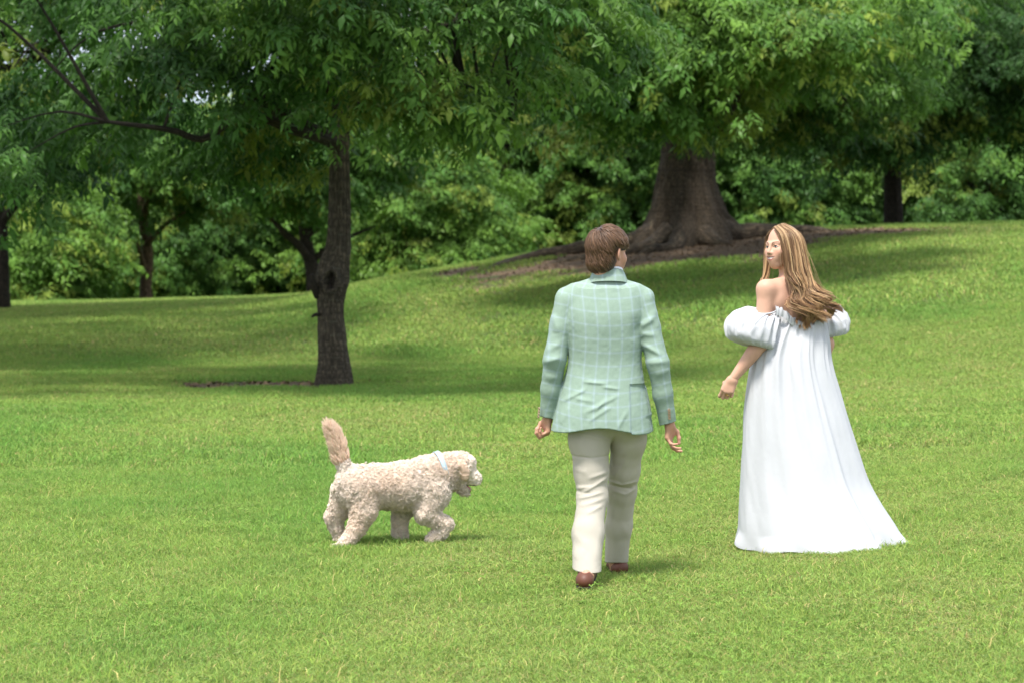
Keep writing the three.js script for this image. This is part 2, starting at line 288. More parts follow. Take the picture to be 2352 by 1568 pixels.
// one twig with pinnate leaves, each of many drooping lance-shaped leaflets
function spray(seed, leaves, leaflets, L, W) {
  const r = rng(seed), pos = [], idx = [];
  const leaflet = (p, dir, up, len, wid) => {
    const side = V().crossVectors(dir, up).normalize(), n = V().crossVectors(side, dir).normalize(), o = pos.length / 3, q = (a, s, h) => { pos.push(p.x + dir.x * a + side.x * s + n.x * h, p.y + dir.y * a + side.y * s + n.y * h, p.z + dir.z * a + side.z * s + n.z * h); };
    q(0, 0, 0); q(len * 0.38, wid, 0.12 * wid * 2); q(len * 0.38, -wid, 0.12 * wid * 2); q(len * 0.42, 0, 0); q(len * 0.75, wid * 0.55, -len * 0.06); q(len * 0.75, -wid * 0.55, -len * 0.06); q(len, 0, -len * 0.2);
    idx.push(o, o + 3, o + 1, o, o + 2, o + 3, o + 1, o + 3, o + 4, o + 2, o + 5, o + 3, o + 3, o + 5, o + 4, o + 4, o + 5, o + 6);
  };
  for (let i = 0; i < leaves; i++) {
    const t = (i + 0.5 * r()) / leaves, base = V(0.55 * t, -0.1 * t * t + 0.02 * (r() - 0.5), 0.03 * (r() - 0.5)), a = (i % 2 ? 1 : -1) * (0.5 + 0.6 * r()) * (1 - 0.5 * t), rl = L * 2.6 * (0.75 + 0.5 * r());
    const d = V(Math.cos(a), -0.05 - 0.5 * r(), Math.sin(a)).normalize(), p = base.clone(), step = rl / leaflets;
    for (let k = 0; k < leaflets; k++) {
      d.y -= 0.1 * (0.4 + 0.9 * r()); d.normalize(); p.addScaledVector(d, step);
      const up = V(0.9 * (r() - 0.5), 1, 0.9 * (r() - 0.5)), sd = V().crossVectors(d, up).normalize(), env = 0.65 + 0.5 * Math.sin(Math.PI * (k + 0.7) / leaflets);
      for (const s of k === leaflets - 1 ? [0] : [-1, 1]) {
        const dir = s ? d.clone().multiplyScalar(0.55).addScaledVector(sd, s * 0.75) : d.clone(); dir.y -= 0.7 * r() - 0.1; dir.x += 0.8 * (r() - 0.5); dir.z += 0.8 * (r() - 0.5); dir.normalize();
        const z = 0.55 + 0.75 * r(); if (r() < 0.86) leaflet(p, dir, up, L * env * z, W * env * z * (0.8 + 0.5 * r()));
      }
    }
  }
  return geo(pos, idx);
}
const sprays = [spray(11, 6, 5, 0.112, 0.02), spray(12, 5, 6, 0.105, 0.018), spray(13, 7, 4, 0.125, 0.023), spray(16, 6, 5, 0.1, 0.0185), spray(17, 8, 4, 0.11, 0.02)];
const farSprays = [spray(14, 6, 4, 0.16, 0.034), spray(15, 5, 5, 0.15, 0.032)];
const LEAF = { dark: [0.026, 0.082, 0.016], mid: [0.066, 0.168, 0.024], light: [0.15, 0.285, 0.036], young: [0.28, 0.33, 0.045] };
// lobes: [x, y, z, rx, ry, rz, clumps, sprays per clump, lightness 0..1]; scale: size of a spray
function crown(tree, lobes, { seed, scale = 1, geos = sprays, spread = 0.46, tint = 0.4, gap = -0.1 }) {
  const r = rng(seed), ox = tree.position.x, oy = tree.position.y, oz = tree.position.z, B = geos.map(() => ({ m: [], c: [] })), M = new THREE.Matrix4(), Q = new THREE.Quaternion(), E = new THREE.Euler(0, 0, 0, 'YXZ'), tips = [];
  const gauss = () => (r() + r() + r() - 1.5) * 1.15;
  for (const [cx, cy, cz, rx, ry, rz, clumps, per, light = tint] of lobes) for (let k = 0; k < clumps; k++) {
    let x, y, z; do { x = 2 * r() - 1; y = 2 * r() - 1; z = 2 * r() - 1; } while (x * x + y * y + z * z > 1);
    const len = Math.hypot(x, y, z), push = Math.min(1, 0.35 + 0.65 * Math.sqrt(len)) / Math.max(len, 0.2); x *= push * Math.min(1, len * 1.6); y *= push * Math.min(1, len * 1.6); z *= push * Math.min(1, len * 1.6);
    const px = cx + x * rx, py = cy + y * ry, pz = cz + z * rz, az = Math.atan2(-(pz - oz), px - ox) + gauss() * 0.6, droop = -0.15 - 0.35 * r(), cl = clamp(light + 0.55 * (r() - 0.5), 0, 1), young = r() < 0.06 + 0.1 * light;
    if (fbm(px * 0.75 + seed, py * 1.5, pz * 0.75, 2) < gap) continue;
    tips.push([px, py, pz]);
    for (let s = 0; s < per; s++) {
      const sp = spread * scale, dx = gauss() * sp, dz = gauss() * sp, dy = gauss() * sp * 0.55 - 0.12 * (dx * dx + dz * dz) / sp, sc = scale * (0.75 + 0.5 * r());
      E.set(gauss() * 0.35, az + gauss() * 0.9, droop + gauss() * 0.4); Q.setFromEuler(E);
      M.compose(V(px + dx - ox, py + dy - oy, pz + dz - oz), Q, V(sc, sc, sc)); const b = B[Math.floor(r() * geos.length)]; b.m.push(...M.elements);
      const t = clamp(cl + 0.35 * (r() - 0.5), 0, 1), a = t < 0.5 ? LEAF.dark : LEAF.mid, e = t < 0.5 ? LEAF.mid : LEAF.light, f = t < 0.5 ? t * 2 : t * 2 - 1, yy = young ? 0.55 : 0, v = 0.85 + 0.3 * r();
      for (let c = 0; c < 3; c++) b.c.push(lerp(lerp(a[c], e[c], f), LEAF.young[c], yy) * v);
    }
  }
  geos.forEach((g, i) => { const n = B[i].m.length / 16; if (!n) return; const im = shadowed(new THREE.InstancedMesh(g, leafMat, n)); im.instanceMatrix.array.set(B[i].m); im.instanceColor = new THREE.InstancedBufferAttribute(new Float32Array(B[i].c), 3); im.name = 'crown'; im.userData.kind = 'stuff'; tree.add(im); });
  return tips;
}
// thin twigs from points on the limbs to leaf clumps near them, one part
function twigs(tree, limbs, tips, mat, seed, most, reach = 2.6) {
  const r = rng(seed), o = tree.position, L = [], P = []; for (const l of limbs) { const c = new THREE.CatmullRomCurve3(l); for (let i = 2; i <= 12; i++) P.push(c.getPoint(i / 12)); }
  for (const [x, y, z] of tips) {
    if (L.length >= most) break; const t = V(x - o.x, y - o.y, z - o.z); let best = null, bd = reach; for (const p of P) { const d = p.distanceTo(t); if (d < bd && d > 0.3) { bd = d; best = p; } }
    if (!best) continue; const m = best.clone().lerp(t, 0.5); m.y += 0.12 * bd; m.x += 0.2 * (r() - 0.5) * bd;
    L.push(tube([best, m, t], [0.012 + 0.008 * bd, 0.01 + 0.003 * bd, 0.004], 5, { steps: 6 }));
  }
  if (L.length) { const m = part('twigs', mergeGeometries(L), mat, tree); m.userData.kind = 'stuff'; }
}
function tree(name, label, [x, z], { trunk, radii, limbs = [], lobes, limbMat, mat = barkC, seed, scale, geos, spread, tint, gap, group, sides = 12, shape, sink = 0.15, twigMost = 60 }) {
  const y = ground(x, z), t = thing(name, label, 'tree', [x, y, z], group), rel = (p) => V(p[0] - x, p[1] - y, p[2] - z);
  part('trunk', tube(trunk.map(rel), radii, sides, { shape, uvScale: 2, steps: Math.max(10, trunk.length * (sides > 20 ? 40 : 6)) }), mat, t);
  const L = limbs.map((l) => { const p = l.p.map(rel); part('branch', tube(p, l.r, Math.max(7, sides / 4 | 0), { steps: 18, shape: (a, s, q) => 1 + 0.12 * noise(q.x * 6, q.y * 6, a * 2) }), limbMat ?? mat, t); return p; });
  const tips = crown(t, lobes, { seed, scale, geos, spread, tint, gap });
  if (L.length) twigs(t, L, tips, limbMat ?? mat, seed + 7, twigMost);
  return t;
}
const ridge = (amp, freq, seed) => (a, t, p) => 1 + amp * (0.5 - Math.abs(noise(Math.cos(a) * freq, Math.sin(a) * freq + seed, p.y * 2.2))) + 0.4 * amp * noise(Math.cos(a) * freq * 1.7, Math.sin(a) * freq * 1.7, p.y * 7) + amp * 0.8 * noise(Math.cos(a) * 1.5 + seed, Math.sin(a) * 1.5, p.y * 1.1);
const W = (px, py, d) => atPx(px, py, d).toArray();
// the slim tree with a knot hole
{
  const b = atPx(766, 885, 34); b.y = ground(b.x, b.z);
  const trunk = [[b.x, b.y - 0.2, b.z], [b.x + 0.0, b.y + 0.1, b.z], W(764, 800, 34), W(760, 700, 34), W(764, 640, 34), W(778, 560, 34), W(780, 450, 34), W(781, 300, 34), W(790, 200, 34.2), W(775, 60, 34.6), W(760, -120, 35)];
  const knot = W(764, 645, 34), knotY = knot[1] - b.y;
  tree('slim_tree', 'slim tree with a dark knot hole in its leaning grey trunk', [b.x, b.z], {
    trunk, radii: [0.27, 0.215, 0.172, 0.158, 0.2, 0.14, 0.125, 0.115, 0.105, 0.09, 0.07], sides: 110, mat: barkA, limbMat: barkC, seed: 301, tint: 0.42, twigMost: 320, gap: -0.03,
    shape: (a, t, p, dx, dz, rr) => {              // ridged bark, and a rimmed hole on the side that faces the lawn
      const k = ridge(0.13, 7, 3)(a, t, p), u = (dx * rr + 0.01) / 0.062, v = (p.y - knotY) / 0.115, q = Math.hypot(u, v);
      return dz < 0 ? k : k * (1 - 0.75 * sstep(1.0, 0.55, q)) + 0.16 * Math.exp(-(((q - 1.15) / 0.28) ** 2)) + 0.12 * sstep(2.4, 1.2, q);
    },
    limbs: [
      { p: [W(778, 330, 34), W(700, 290, 33.6), W(600, 225, 33.2), W(520, 160, 33), W(430, 60, 32.8), W(400, -60, 32.6)], r: [0.1, 0.085, 0.075, 0.06, 0.05, 0.03] },
      { p: [W(780, 330, 34), W(680, 300, 33), W(560, 262, 32.4), W(470, 320, 32), W(400, 300, 31.6), W(250, 280, 31)], r: [0.07, 0.06, 0.05, 0.04, 0.035, 0.02] },
      { p: [W(785, 220, 34.1), W(700, 150, 33.4), W(640, 60, 33), W(590, -40, 32.8)], r: [0.09, 0.075, 0.06, 0.045] },
      { p: [W(785, 270, 34), W(900, 215, 33.2), W(1010, 235, 32.6), W(1080, 262, 32.2), W(1180, 275, 31.9)], r: [0.08, 0.06, 0.05, 0.04, 0.02] },
      { p: [W(788, 180, 34.2), W(900, 100, 34), W(1020, 60, 33.8), W(1150, 0, 33.5)], r: [0.08, 0.06, 0.05, 0.03] },
      { p: [W(790, 200, 34.2), W(800, 60, 36), W(820, -120, 38)], r: [0.09, 0.07, 0.05] },
      { p: [W(730, 680, 33.95), W(718, 650, 33.8), W(716, 630, 33.75)], r: [0.05, 0.045, 0.025] },
      { p: [W(740, 722, 33.95), W(722, 724, 33.85), W(716, 728, 33.8)], r: [0.03, 0.02, 0.012] },
    ],
    lobes: [
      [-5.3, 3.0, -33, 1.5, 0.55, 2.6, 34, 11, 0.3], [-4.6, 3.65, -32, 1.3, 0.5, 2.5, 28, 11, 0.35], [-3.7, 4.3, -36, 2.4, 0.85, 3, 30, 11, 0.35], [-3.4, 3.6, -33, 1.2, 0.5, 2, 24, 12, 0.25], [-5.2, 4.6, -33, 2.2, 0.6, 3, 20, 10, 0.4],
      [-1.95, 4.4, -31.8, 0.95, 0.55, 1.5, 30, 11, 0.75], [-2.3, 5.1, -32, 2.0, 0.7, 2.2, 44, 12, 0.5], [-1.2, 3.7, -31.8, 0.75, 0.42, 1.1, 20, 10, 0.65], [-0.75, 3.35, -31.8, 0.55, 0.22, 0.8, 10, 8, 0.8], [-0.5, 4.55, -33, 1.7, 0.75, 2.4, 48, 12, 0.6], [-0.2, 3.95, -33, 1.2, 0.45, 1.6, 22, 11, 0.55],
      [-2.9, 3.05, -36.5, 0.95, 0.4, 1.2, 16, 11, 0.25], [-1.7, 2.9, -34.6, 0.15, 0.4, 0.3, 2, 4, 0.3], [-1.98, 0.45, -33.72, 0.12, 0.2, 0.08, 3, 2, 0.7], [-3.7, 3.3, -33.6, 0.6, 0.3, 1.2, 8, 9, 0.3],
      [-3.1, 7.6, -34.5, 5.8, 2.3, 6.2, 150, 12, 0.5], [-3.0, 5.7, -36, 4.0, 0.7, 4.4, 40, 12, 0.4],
    ],
  });
}
// the big old tree on its root mound
{
  const b = atPx(1580, 566, 60), gy = ground(b.x, b.z); b.y = gy;
  const trunk = [[b.x, gy - 0.5, b.z], [b.x, gy + 0.15, b.z], [b.x - 0.02, gy + 0.6, b.z], [b.x - 0.03, gy + 1.2, b.z], [b.x, gy + 2.1, b.z], [b.x + 0.1, gy + 3.4, b.z], [b.x + 0.2, gy + 5.5, b.z], [b.x + 0.1, gy + 8, b.z]];
  const t = tree('big_tree', 'massive old tree with a flared trunk on a bare root mound', [b.x, b.z], {
    trunk, radii: [1.5, 1.08, 0.8, 0.65, 0.545, 0.53, 0.46, 0.32], sides: 120, mat: barkB, seed: 302, tint: 0.55, gap: -0.14, twigMost: 300,
    shape: (a, s, p) => { const low = 1 - sstep(0, 1.5, p.y), but = Math.abs(Math.sin(a * 3.5 + 0.6 + 0.3 * Math.sin(a * 2))); return 1 + low * (0.3 * (but - 0.45) + 0.1 * noise(a * 4, p.y * 2)) + 0.09 * (0.5 - Math.abs(noise(Math.cos(a) * 10, Math.sin(a) * 10, p.y * 1.5))) + 0.03 * noise(Math.cos(a) * 18, Math.sin(a) * 18, p.y * 5) + 0.05 * noise(Math.cos(a) * 2, Math.sin(a) * 2, p.y); },
    limbs: [
      { p: [[b.x, gy + 3.2, b.z], [b.x - 1.4, gy + 3.7, b.z + 4], [b.x - 2.3, gy + 3.4, b.z + 8], W(1200, 235, 49.5)], r: [0.35, 0.25, 0.16, 0.06] },
      { p: [[b.x + 0.1, gy + 3.6, b.z], [b.x + 0.6, gy + 4.2, b.z + 5], [b.x + 0.5, gy + 3.9, b.z + 9], W(1660, 300, 47)], r: [0.35, 0.22, 0.14, 0.04] },
      { p: [[b.x + 0.1, gy + 4, b.z], [b.x + 2, gy + 4.6, b.z + 3], W(1850, 210, 55), W(1940, 240, 53)], r: [0.32, 0.22, 0.12, 0.04] },
      { p: [[b.x, gy + 4.4, b.z], [b.x - 2.8, gy + 5.2, b.z + 3], [b.x - 5, gy + 6, b.z + 5]], r: [0.35, 0.25, 0.1] },
      { p: [[b.x, gy + 5, b.z], [b.x + 3, gy + 7, b.z], [b.x + 6, gy + 8.6, b.z - 1]], r: [0.32, 0.2, 0.1] },
      { p: [[b.x, gy + 5, b.z], [b.x - 3, gy + 7.2, b.z - 2], [b.x - 6, gy + 8.5, b.z - 3]], r: [0.32, 0.2, 0.1] },
    ],
    lobes: [
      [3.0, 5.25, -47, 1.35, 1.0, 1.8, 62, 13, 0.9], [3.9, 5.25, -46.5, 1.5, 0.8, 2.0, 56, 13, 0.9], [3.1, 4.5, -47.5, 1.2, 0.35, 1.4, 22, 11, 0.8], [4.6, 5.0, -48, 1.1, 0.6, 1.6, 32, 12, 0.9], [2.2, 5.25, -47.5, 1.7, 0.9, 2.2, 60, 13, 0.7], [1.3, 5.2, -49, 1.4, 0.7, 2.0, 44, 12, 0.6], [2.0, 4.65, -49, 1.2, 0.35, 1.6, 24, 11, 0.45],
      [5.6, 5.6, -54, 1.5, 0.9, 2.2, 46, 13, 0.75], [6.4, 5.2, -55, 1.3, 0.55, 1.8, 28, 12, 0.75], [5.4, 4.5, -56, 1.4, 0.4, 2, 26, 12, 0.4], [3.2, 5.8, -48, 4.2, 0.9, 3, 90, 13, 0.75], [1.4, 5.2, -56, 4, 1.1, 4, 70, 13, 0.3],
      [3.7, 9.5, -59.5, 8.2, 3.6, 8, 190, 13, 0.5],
    ], spread: 0.6, scale: 1.15,
  });
  // surface roots
  const root = (pts, r, up = 0.0) => part('root', tube(pts.map(([x, z, h = 0]) => V(x - b.x, ground(x, z) + up + h - gy, z - b.z)), r, 14, { steps: 40, shape: (a, s, p) => 1 + 0.22 * noise(p.x * 2.2, a * 1.3, p.z * 2.2) + 0.12 * noise(p.x * 9, a * 2, p.z * 9) }), barkB, t);
  const gx = (px, d) => (px - 1176) / FPX * d;
  root([[b.x - 0.6, -59.4, 0.25], [gx(1440, 59.6), -59.6, 0.12], [gx(1330, 59.8), -59.8, 0.08], [gx(1240, 59.4), -59.4, 0.05], [gx(1160, 58.6), -58.6, 0], [gx(1110, 57.8), -57.8, -0.06]], [0.34, 0.2, 0.16, 0.13, 0.1, 0.05]);
  root([[b.x - 0.5, -59.2, 0.2], [gx(1480, 58.4), -58.4, 0.05], [gx(1400, 57.8), -57.8, 0.02], [gx(1300, 57.2), -57.2, -0.02], [gx(1240, 57), -57, -0.08]], [0.3, 0.17, 0.14, 0.1, 0.06]);
  root([[b.x - 0.2, -59.1, 0.15], [gx(1545, 58.2), -58.2, 0.02], [gx(1500, 57.8), -57.8, 0.03], [gx(1460, 57.6), -57.6, -0.06]], [0.28, 0.15, 0.12, 0.06]);
  root([[b.x + 0.6, -59.6, 0.25], [gx(1700, 59.8), -59.8, 0.14], [gx(1780, 60), -60, 0.08], [gx(1850, 60), -60, 0.05], [gx(1930, 60.5), -60.5, -0.06]], [0.34, 0.2, 0.15, 0.11, 0.05]);
  root([[b.x + 0.3, -59, 0.12], [gx(1650, 58.4), -58.4, 0], [gx(1690, 58), -58, -0.06]], [0.28, 0.14, 0.06]);
}
// the dark tree at the right
{
  const b = atPx(2052, 525, 70), gy = ground(b.x, b.z);
  tree('dark_tree', 'dark straight trunked tree on the hill crest beside bright open lawn', [b.x, b.z], {
    trunk: [[b.x + 0.05, gy - 0.3, b.z], [b.x, gy + 0.3, b.z], W(2050, 450, 70), W(2048, 360, 70), W(2055, 200, 70), W(2060, 20, 70), [b.x + 0.2, 11, b.z]], radii: [0.26, 0.23, 0.21, 0.19, 0.17, 0.13, 0.08], sides: 48, shape: ridge(0.12, 7, 9), mat: barkC, seed: 303, tint: 0.3, scale: 1.35, spread: 0.6, twigMost: 120,
    limbs: [{ p: [W(2052, 250, 70), W(2150, 310, 69), W(2230, 300, 68.5), W(2300, 280, 68), W(2360, 275, 67.5)], r: [0.12, 0.09, 0.07, 0.06, 0.03] }, { p: [W(2055, 180, 70), W(1980, 120, 69), W(1900, 30, 68)], r: [0.11, 0.08, 0.04] }, { p: [W(2055, 150, 70), W(2150, 90, 69), W(2260, 10, 68)], r: [0.11, 0.08, 0.04] }],
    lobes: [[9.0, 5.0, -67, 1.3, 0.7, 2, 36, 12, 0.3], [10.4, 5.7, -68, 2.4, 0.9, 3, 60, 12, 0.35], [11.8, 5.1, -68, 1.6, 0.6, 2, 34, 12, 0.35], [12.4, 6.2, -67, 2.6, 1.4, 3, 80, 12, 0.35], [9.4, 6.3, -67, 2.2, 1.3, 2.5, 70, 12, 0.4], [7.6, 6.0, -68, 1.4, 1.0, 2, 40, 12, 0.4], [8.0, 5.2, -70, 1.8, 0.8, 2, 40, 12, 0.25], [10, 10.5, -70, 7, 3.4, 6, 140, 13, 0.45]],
  });
}
// the tree at the left edge and one more left of it whose boughs hang into view
{
  const b = atPx(4, 716, 64), gy = ground(b.x, b.z);
  tree('forked_tree', 'forked tree at the far left whose trunk splits low', [b.x, b.z], {
    trunk: [[b.x, gy - 0.3, b.z], [b.x, gy + 0.4, b.z], W(3, 560, 64), W(0, 490, 64), W(-40, 380, 64), W(-60, 200, 64), [b.x - 0.8, 9, b.z]], radii: [0.22, 0.17, 0.15, 0.14, 0.11, 0.1, 0.06], sides: 40, shape: ridge(0.12, 6, 2), mat: barkC, seed: 304, gap: -0.35, tint: 0.35, scale: 1.3, twigMost: 80,
    limbs: [{ p: [W(2, 510, 64), W(30, 480, 63.8), W(60, 430, 63.5), W(110, 380, 63)], r: [0.12, 0.1, 0.08, 0.04] }],
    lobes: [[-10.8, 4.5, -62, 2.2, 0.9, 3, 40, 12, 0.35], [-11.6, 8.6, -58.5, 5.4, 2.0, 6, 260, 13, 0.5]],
  });
  const c = V(-12.2, 0, -44), cy = ground(c.x, c.z);
  tree('spreading_tree', 'spreading tree left of the lawn, its boughs hanging in at the corner', [c.x, c.z], {
    trunk: [[c.x, cy - 0.3, c.z], [c.x, cy + 0.3, c.z], [c.x + 0.1, 2, c.z], [c.x, 4, c.z], [c.x, 8, c.z]], radii: [0.4, 0.3, 0.26, 0.24, 0.12], sides: 40, shape: ridge(0.12, 6, 4), mat: barkC, seed: 305, gap: -0.3, tint: 0.35, scale: 1.2, twigMost: 120,
    limbs: [{ p: [[c.x, 2.8, c.z], [-9.6, 3.9, -42], W(60, 150, 39), W(150, 90, 38.5)], r: [0.18, 0.13, 0.08, 0.03] }, { p: [[c.x, 3.2, c.z], [-10, 4.6, -44], [-7, 5.4, -44]], r: [0.16, 0.12, 0.05] }],
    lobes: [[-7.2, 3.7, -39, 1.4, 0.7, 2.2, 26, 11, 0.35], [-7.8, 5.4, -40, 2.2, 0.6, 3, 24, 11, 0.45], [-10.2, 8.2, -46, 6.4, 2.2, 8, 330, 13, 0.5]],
  });
}
// the wood behind the lawn: each tree with a trunk, limbs and a low crown
{
  const r = rng(77);
  const wood = [ // px, distance, crown half width, crown top (m), crown bottom, lightness, label, trunk px base offset
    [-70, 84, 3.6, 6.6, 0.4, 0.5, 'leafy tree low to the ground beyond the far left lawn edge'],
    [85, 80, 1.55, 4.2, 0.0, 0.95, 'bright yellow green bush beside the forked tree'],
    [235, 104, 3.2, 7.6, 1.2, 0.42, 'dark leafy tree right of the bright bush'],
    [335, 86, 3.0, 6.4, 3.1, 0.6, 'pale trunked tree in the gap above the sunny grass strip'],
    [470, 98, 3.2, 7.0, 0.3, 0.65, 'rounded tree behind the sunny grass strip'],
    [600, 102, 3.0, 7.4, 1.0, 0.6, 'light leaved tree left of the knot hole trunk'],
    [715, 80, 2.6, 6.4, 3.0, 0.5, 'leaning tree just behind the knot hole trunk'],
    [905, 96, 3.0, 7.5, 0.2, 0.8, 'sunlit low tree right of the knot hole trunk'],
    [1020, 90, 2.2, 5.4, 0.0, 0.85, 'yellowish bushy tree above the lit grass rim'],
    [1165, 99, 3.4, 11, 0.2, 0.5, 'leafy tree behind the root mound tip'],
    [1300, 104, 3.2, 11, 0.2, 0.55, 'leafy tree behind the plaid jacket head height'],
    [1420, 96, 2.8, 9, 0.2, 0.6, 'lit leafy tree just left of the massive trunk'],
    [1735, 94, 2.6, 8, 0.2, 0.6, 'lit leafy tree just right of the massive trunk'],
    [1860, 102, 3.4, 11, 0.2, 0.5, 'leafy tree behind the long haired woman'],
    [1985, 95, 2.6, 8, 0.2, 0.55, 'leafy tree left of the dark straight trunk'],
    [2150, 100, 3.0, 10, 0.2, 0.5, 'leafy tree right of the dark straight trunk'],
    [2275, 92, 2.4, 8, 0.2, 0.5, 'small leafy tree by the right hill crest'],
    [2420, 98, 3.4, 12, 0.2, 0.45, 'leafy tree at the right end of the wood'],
  ];
  wood.forEach(([px, d, hw, top, bot, light, label], i) => {
    const x = (px - 1176) / FPX * d, z = -d, gy = ground(x, z), mid = (top + bot) / 2 + gy, hh = (top - bot) / 2, lean = px === 715 ? -0.4 : px === 335 ? -0.15 : 0.5 * (r() - 0.5);
    const rt = px === 85 || px === 1020 ? 0.08 : 0.16 + 0.1 * r(), P = (f, dx, dz) => [x + lean * f + dx, gy + f * top * 0.8, z + dz];
    tree('woodland_tree', label, [x, z], {
      trunk: px === 715 ? [W(724, 700, d), W(722, 668, d), W(717, 620, d), W(704, 560, d), W(694, 480, d), W(690, 330, d)] : [[x, gy - 0.3, z], P(0.1, 0, 0), P(0.3, 0.1, 0), P(0.6, -0.05, 0), P(1, 0.1, 0)], radii: [rt * 1.4, rt, rt * 0.9, rt * 0.7, rt * 0.35], sides: 16, mat: px === 335 ? barkPale : barkC, seed: 400 + i * 13, scale: 1.05, geos: farSprays, spread: 0.8, gap: 0.02, group: 'trees of the wood behind the lawn', twigMost: 0,
      limbs: [...(px === 715 ? [{ p: [W(714, 600, d), W(684, 562, d - 0.5), W(650, 532, d - 1), W(622, 500, d - 1.4)], r: [0.15, 0.12, 0.09, 0.05] }] : []), ...[0, 1, 2, 3].map((k) => { const a = r() * 6.28, f = 0.2 + 0.15 * k, e = hw * 0.75; return { p: [P(f, 0, 0), P(f + 0.12, Math.cos(a) * e * 0.5, Math.sin(a) * e * 0.5), P(f + 0.2, Math.cos(a) * e, Math.sin(a) * e)], r: [rt * 0.55, rt * 0.35, rt * 0.12] }; })],
      lobes: [[x, mid, z + 0.3, hw, hh, hw * 0.9, Math.round(52 * hw * hh / 3 + 60), 16, light], [x + 0.4 * hw * (r() - 0.5), gy + bot + hh * 0.5, z + hw * 0.5, hw * 0.9, Math.max(0.8, hh * 0.5), hw * 0.6, Math.round(28 * hw), 15, light], ...(bot < 0.5 ? [[x + hw * 0.3 * (r() - 0.5), gy + 0.9, z + hw * 0.6, hw * 0.95, 0.9, hw * 0.5, 36, 14, light]] : [])],
    });
  });
  // the mass of the wood farther back
  const m = new THREE.Matrix4(), q = new THREE.Quaternion(), e = new THREE.Euler(), N = 15000, im = shadowed(new THREE.InstancedMesh(farSprays[0], leafMat, N)), c = new THREE.Color();
  for (let i = 0; i < N; i++) { const x = (2 * r() - 1) * 50, dz = r() ** 1.5 * 16, z = -112 - dz, h = (lerp(6.8, 13.5, sstep(-6, 2, x)) + 4 * fbm(x * 0.12, 1, 2, 3)) * Math.sqrt(r()), s = 3 + 2 * r(); e.set(r() - 0.5, r() * 6.283, -0.3 - 0.6 * r()); q.setFromEuler(e); m.compose(V(x + noise(h * 2, x * 3) * 0.8, h - 0.5, z), q, V(s, s, s)); im.setMatrixAt(i, m); const t = clamp(0.35 + 0.5 * noise(x * 0.4, h * 0.5, 3) + 0.4 * (r() - 0.5), 0, 1); c.setRGB(lerp(LEAF.dark[0], LEAF.light[0], t), lerp(LEAF.dark[1], LEAF.light[1], t), lerp(LEAF.dark[2], LEAF.light[2], t)); im.setColorAt(i, c); }
  im.name = 'distant_wood'; im.userData = { kind: 'stuff', label: 'dense foliage of the wood far behind the lawn', category: 'wood' }; scene.add(im);
}

